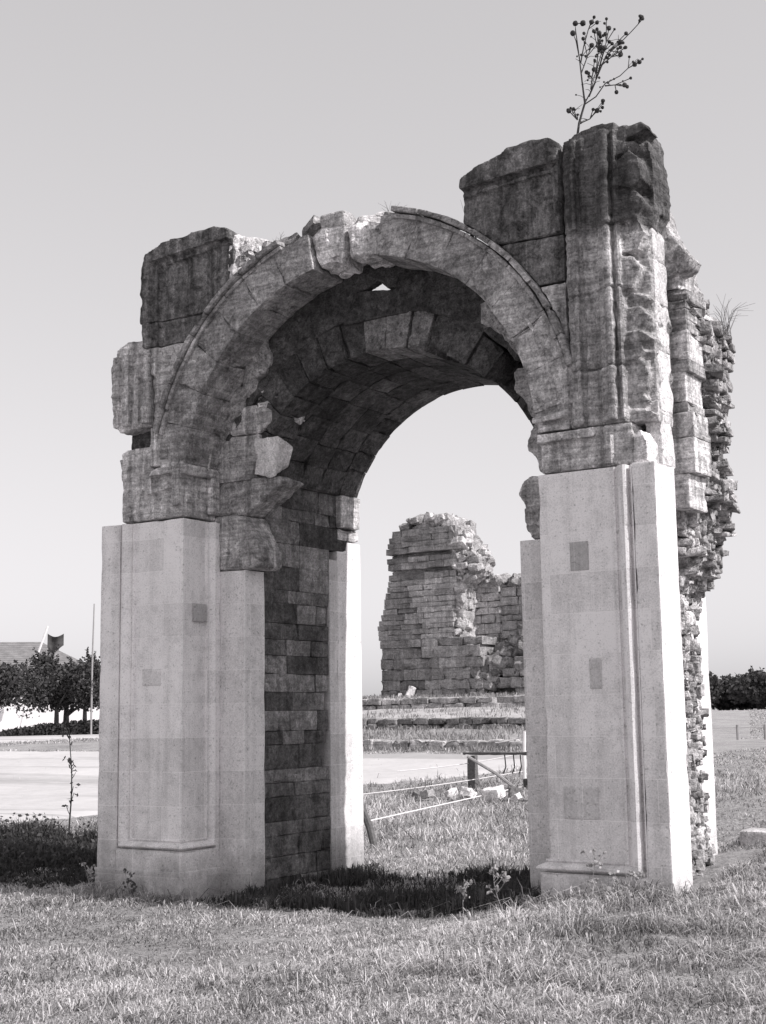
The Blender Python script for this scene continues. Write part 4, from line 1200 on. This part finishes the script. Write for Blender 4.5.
def grass_field():
    r3 = np.random.default_rng(12)
    n = 1150000
    vdir = math.atan2(.834, -.551)   # heading of the view
    th = vdir+r3.uniform(-.60, .60, n)
    r = np.exp(r3.uniform(math.log(5.2), math.log(62), n))
    r = np.where(r3.uniform(size=n) < .30, r3.uniform(5.2, 16, n), r)
    fr = np.arange(n) < 90000
    th = np.where(fr, r3.uniform(1.69, 1.90, n), th); r = np.where(fr, np.exp(r3.uniform(math.log(30), math.log(150), n)), r)
    x = CAM[0]+r*np.cos(th); y = CAM[1]+r*np.sin(th)
    # clumping
    cl = n2(x, y, 2.6, 3, 2); big = n2(x, y, .5, 9, 2)
    keep = (~blocked(x, y)) & (r3.uniform(size=n) < np.clip(.66+.7*cl+.2*big-.4*sm(.2, .6, n2(x, y, 1.3, 81, 3)), .28, 1))
    lot = in_lot(x, y); keep &= ~(lot & (r3.uniform(size=n) < .985))
    rut = np.exp(-((y+2.3+.25*np.sin(x*1.3)-.25*(x-1))/.33)**2)*(1-sm(2.6, 3.6, x))
    keep &= r3.uniform(size=n) > rut*.45
    x, y, r, cl, big = x[keep], y[keep], r[keep], cl[keep], big[keep]
    n = len(x)
    tf_ = n2(x, y, 5.5, 71, 2); bare = n2(x, y, 1.3, 81, 3)
    tall = sm(.12, .5, tf_)*sm(-.3, .3, big+.4*cl)
    hz = .042+.022*np.clip(cl, -.6, 1)+.01*big+.05*tall*sm(.3, .6, big+.5)
    edge = np.exp(-((np.maximum(np.abs(np.abs(x)-2.4)-.66, 0))/.3)**2)*np.exp(-(np.maximum(-y-.02, 0)/.25)**2)*(y < .05)
    hz = hz+.17*edge*r3.uniform(.1, 1, n)
    hz = hz+.075*sm(1.2, 3, x)*(y > -3.5)*(y < 6)*np.clip(.6+cl, 0, 1.5)
    beh = sm(3.0, 5.5, y)*(x < .5)*(x > -9)*(y < 16)
    hz = hz+.13*beh*r3.uniform(.2, 1, n)*np.clip(.7+cl, .2, 1.5)
    hz = np.maximum(hz*r3.uniform(.45, 1.4, n), .018)
    wid = (.0032+.0004*r)*r3.uniform(.7, 1.4, n)
    hz = hz*(1+.010*np.maximum(r-16, 0))
    lean = np.abs(r3.normal(1.15, .6, n))
    tone = (.47+.18*cl+.17*big-.16*bare)*r3.uniform(.4, 1.55, n)
    tone = np.where(r3.uniform(size=n) < .18+.25*sm(.1, .6, bare), tone*.3, tone)
    straw = (r3.uniform(size=n) < .006)&(r < 16)
    hz = np.where(straw, r3.uniform(.06, .2, n), hz); lean = np.where(straw, r3.uniform(.4, 2.2, n), lean); tone = np.where(straw, .55, tone)
    zg = H(x, y)-.01
    for (ya, za, yb_, zb, xa, xb, m_) in ((20.6, 1.08, 23.9, 1.36, -21.5, -8.6, 9000), (24.5, 1.63, 27.9, 1.96, -25, -10, 5000), (28.6, 2.28, 31.2, 2.38, -28, -10.6, 6000), (19.4, .86, 19.9, .88, -21.5, -8.6, 2500)):
        xt = r3.uniform(xa, xb, m_); yt = r3.uniform(ya, yb_, m_); kt = (n2(xt, yt, 1.2, 15, 2)+.3*r3.normal(size=m_)) > -.05
        xt, yt = xt[kt], yt[kt]; q_ = len(xt)
        x = np.concatenate([x, xt]); y = np.concatenate([y, yt]); zg = np.concatenate([zg, za+(zb-za)*(yt-ya)/(yb_-ya)-.01])
        hz = np.concatenate([hz, r3.uniform(.04, .22, q_)]); wid = np.concatenate([wid, r3.uniform(.012, .03, q_)]); lean = np.concatenate([lean, np.abs(r3.normal(.7, .4, q_))]); tone = np.concatenate([tone, r3.uniform(.15, .5, q_)])
    P = np.stack([x, y, zg], -1)
    V, Q, T, tn = blades(P, hz, wid, lean, np.clip(tone, .05, .85), r3)
    mb = MB(); mb.add(V, Q, tn); mb.F.append(T)
    o = mb.build('grass', M_GRASS); tag(o, 'short dry grass covering the ground around the arch', 'grass', kind='stuff')
grass_field()

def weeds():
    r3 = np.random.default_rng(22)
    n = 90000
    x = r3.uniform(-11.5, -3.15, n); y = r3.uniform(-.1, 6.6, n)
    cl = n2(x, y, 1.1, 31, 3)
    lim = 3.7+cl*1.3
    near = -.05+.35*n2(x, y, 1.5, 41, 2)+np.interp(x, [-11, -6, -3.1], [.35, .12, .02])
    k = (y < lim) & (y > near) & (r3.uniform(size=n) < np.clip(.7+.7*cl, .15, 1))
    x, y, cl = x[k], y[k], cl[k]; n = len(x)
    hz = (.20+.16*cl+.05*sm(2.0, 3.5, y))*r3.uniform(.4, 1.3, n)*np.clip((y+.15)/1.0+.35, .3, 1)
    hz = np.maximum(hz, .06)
    xa = r3.uniform(-1.6, 1.75, 26000); ya = r3.uniform(-.55, 2.7, 26000)  # passage patch: dark blades added to deepen the arch's shadow on the ground
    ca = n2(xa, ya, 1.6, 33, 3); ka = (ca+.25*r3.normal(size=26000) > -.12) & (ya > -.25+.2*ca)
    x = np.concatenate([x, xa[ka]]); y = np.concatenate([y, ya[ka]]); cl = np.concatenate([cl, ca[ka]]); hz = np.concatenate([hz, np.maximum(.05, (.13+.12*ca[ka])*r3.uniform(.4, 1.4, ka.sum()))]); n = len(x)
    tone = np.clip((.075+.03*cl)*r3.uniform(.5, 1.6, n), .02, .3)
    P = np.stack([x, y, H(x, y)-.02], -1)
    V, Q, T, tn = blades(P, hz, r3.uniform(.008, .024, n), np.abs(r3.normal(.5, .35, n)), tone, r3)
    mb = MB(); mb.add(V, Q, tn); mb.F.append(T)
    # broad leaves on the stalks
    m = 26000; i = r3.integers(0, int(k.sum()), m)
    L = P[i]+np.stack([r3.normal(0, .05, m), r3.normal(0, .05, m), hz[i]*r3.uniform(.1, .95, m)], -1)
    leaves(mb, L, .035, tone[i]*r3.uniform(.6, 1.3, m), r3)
    o = mb.build('weeds', M_WEED); tag(o, 'dark green weeds beside the arch, with dark ones added under it to deepen its shadow', 'weeds', kind='stuff')
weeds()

wl = [(1.75, -.35, 'small flowering weed left of the right pier foot, in the shade edge'), (1.35, -.30, 'small flowering weed at the dark middle of the arch shadow edge'), (2.5, -.4, 'thin weed with pale heads before the right pier plinth'),
      (-2.9, -.3, 'forked dry weed at the outer foot of the left pier'), (3.3, -1.4, 'dry stalk lying over the grass mound before the right pier'), (4.4, -1.9, 'leaning dry stalk on the grass mound in the right corner'), (-2.4, -.25, 'low bushy weed before the left pier plinth')]
for i, (x, y, lab) in enumerate(wl):
    stalk_plant('dry_weed', (x, y, on_g(x, y)-.02), [.36, .3, .42, .34, .45, .5, .3][i], 9, 2, M_GRASS, lab, 'weed', 40+i, tone=.42 if i != 6 else .12, spread=.5, rad=.0035, head_r=.009, lean=(.1*((i % 3)-1), 0), leafsz=.02)

# ------------------------------------------------------------------ camera, light, sky
cam = bpy.data.cameras.new('camera'); co = bpy.data.objects.new('camera', cam); COL.objects.link(co)
cam.sensor_fit = 'HORIZONTAL'; cam.sensor_width = 36.0; cam.lens = 1380.05/766*36.0; cam.clip_end = 6000; cam.clip_start = .05
yaw, pit, rol = -.5838, .14577, -.01473
f = np.array([math.sin(yaw)*math.cos(pit), math.cos(yaw)*math.cos(pit), math.sin(pit)])
r = np.array([math.cos(yaw), -math.sin(yaw), 0]); u = np.cross(r, f)
r_ = r*math.cos(rol)+u*math.sin(rol); u_ = -r*math.sin(rol)+u*math.cos(rol)
Mx = Matrix(((r_[0], u_[0], -f[0], CAM[0]), (r_[1], u_[1], -f[1], CAM[1]), (r_[2], u_[2], -f[2], CAM[2]), (0, 0, 0, 1)))
co.matrix_world = Mx
scene.camera = co

SUN_EL, SUN_AZ = 42.0, 3.6      # elevation; angle from +X towards +Y
sd = Vector((math.cos(R(SUN_EL))*math.cos(R(SUN_AZ)), math.cos(R(SUN_EL))*math.sin(R(SUN_AZ)), math.sin(R(SUN_EL))))
sun = bpy.data.lights.new('sun', 'SUN'); sun.energy = 5.0; sun.angle = R(.5); sun.color = (1.0, .975, .97)
so = bpy.data.objects.new('sun', sun); COL.objects.link(so); so.rotation_euler = (-sd).to_track_quat('-Z', 'Y').to_euler(); so.location = (20, 5, 20)

w = bpy.data.worlds.new('World'); scene.world = w; w.use_nodes = True
nt = w.node_tree; bg = nt.nodes['Background']
sky = nt.nodes.new('ShaderNodeTexSky'); sky.sky_type = 'NISHITA'; sky.sun_disc = False
sky.sun_elevation = R(SUN_EL); sky.sun_rotation = R(90-SUN_AZ); sky.air_density = 1.0; sky.dust_density = 2.0; sky.ozone_density = 1.0
# black-and-white film: one grey value from the sky's colour
dot = nt.nodes.new('ShaderNodeVectorMath'); dot.operation = 'DOT_PRODUCT'; dot.inputs[1].default_value = (.42, .38, .20)
nt.links.new(sky.outputs[0], dot.inputs[0])
pw = nt.nodes.new('ShaderNodeMath'); pw.operation = 'POWER'; pw.inputs[1].default_value = .45
nt.links.new(dot.outputs['Value'], pw.inputs[0])
scl = nt.nodes.new('ShaderNodeVectorMath'); scl.operation = 'SCALE'; scl.inputs[0].default_value = (1.0, .974, .995)
gn = nt.nodes.new('ShaderNodeMath'); gn.operation = 'MULTIPLY'; gn.inputs[1].default_value = 3.1; nt.links.new(pw.outputs[0], gn.inputs[0])
nt.links.new(gn.outputs[0], scl.inputs['Scale']); nt.links.new(scl.outputs[0], bg.inputs[0])
bg.inputs[1].default_value = .15

vs = scene.view_settings; vs.view_transform = 'Standard'; vs.look = 'None'; vs.exposure = 0.0; vs.gamma = 1.0; vs.use_curve_mapping = False
scene.render.engine = 'CYCLES'
scene.cycles.max_bounces = 6; scene.cycles.diffuse_bounces = 4
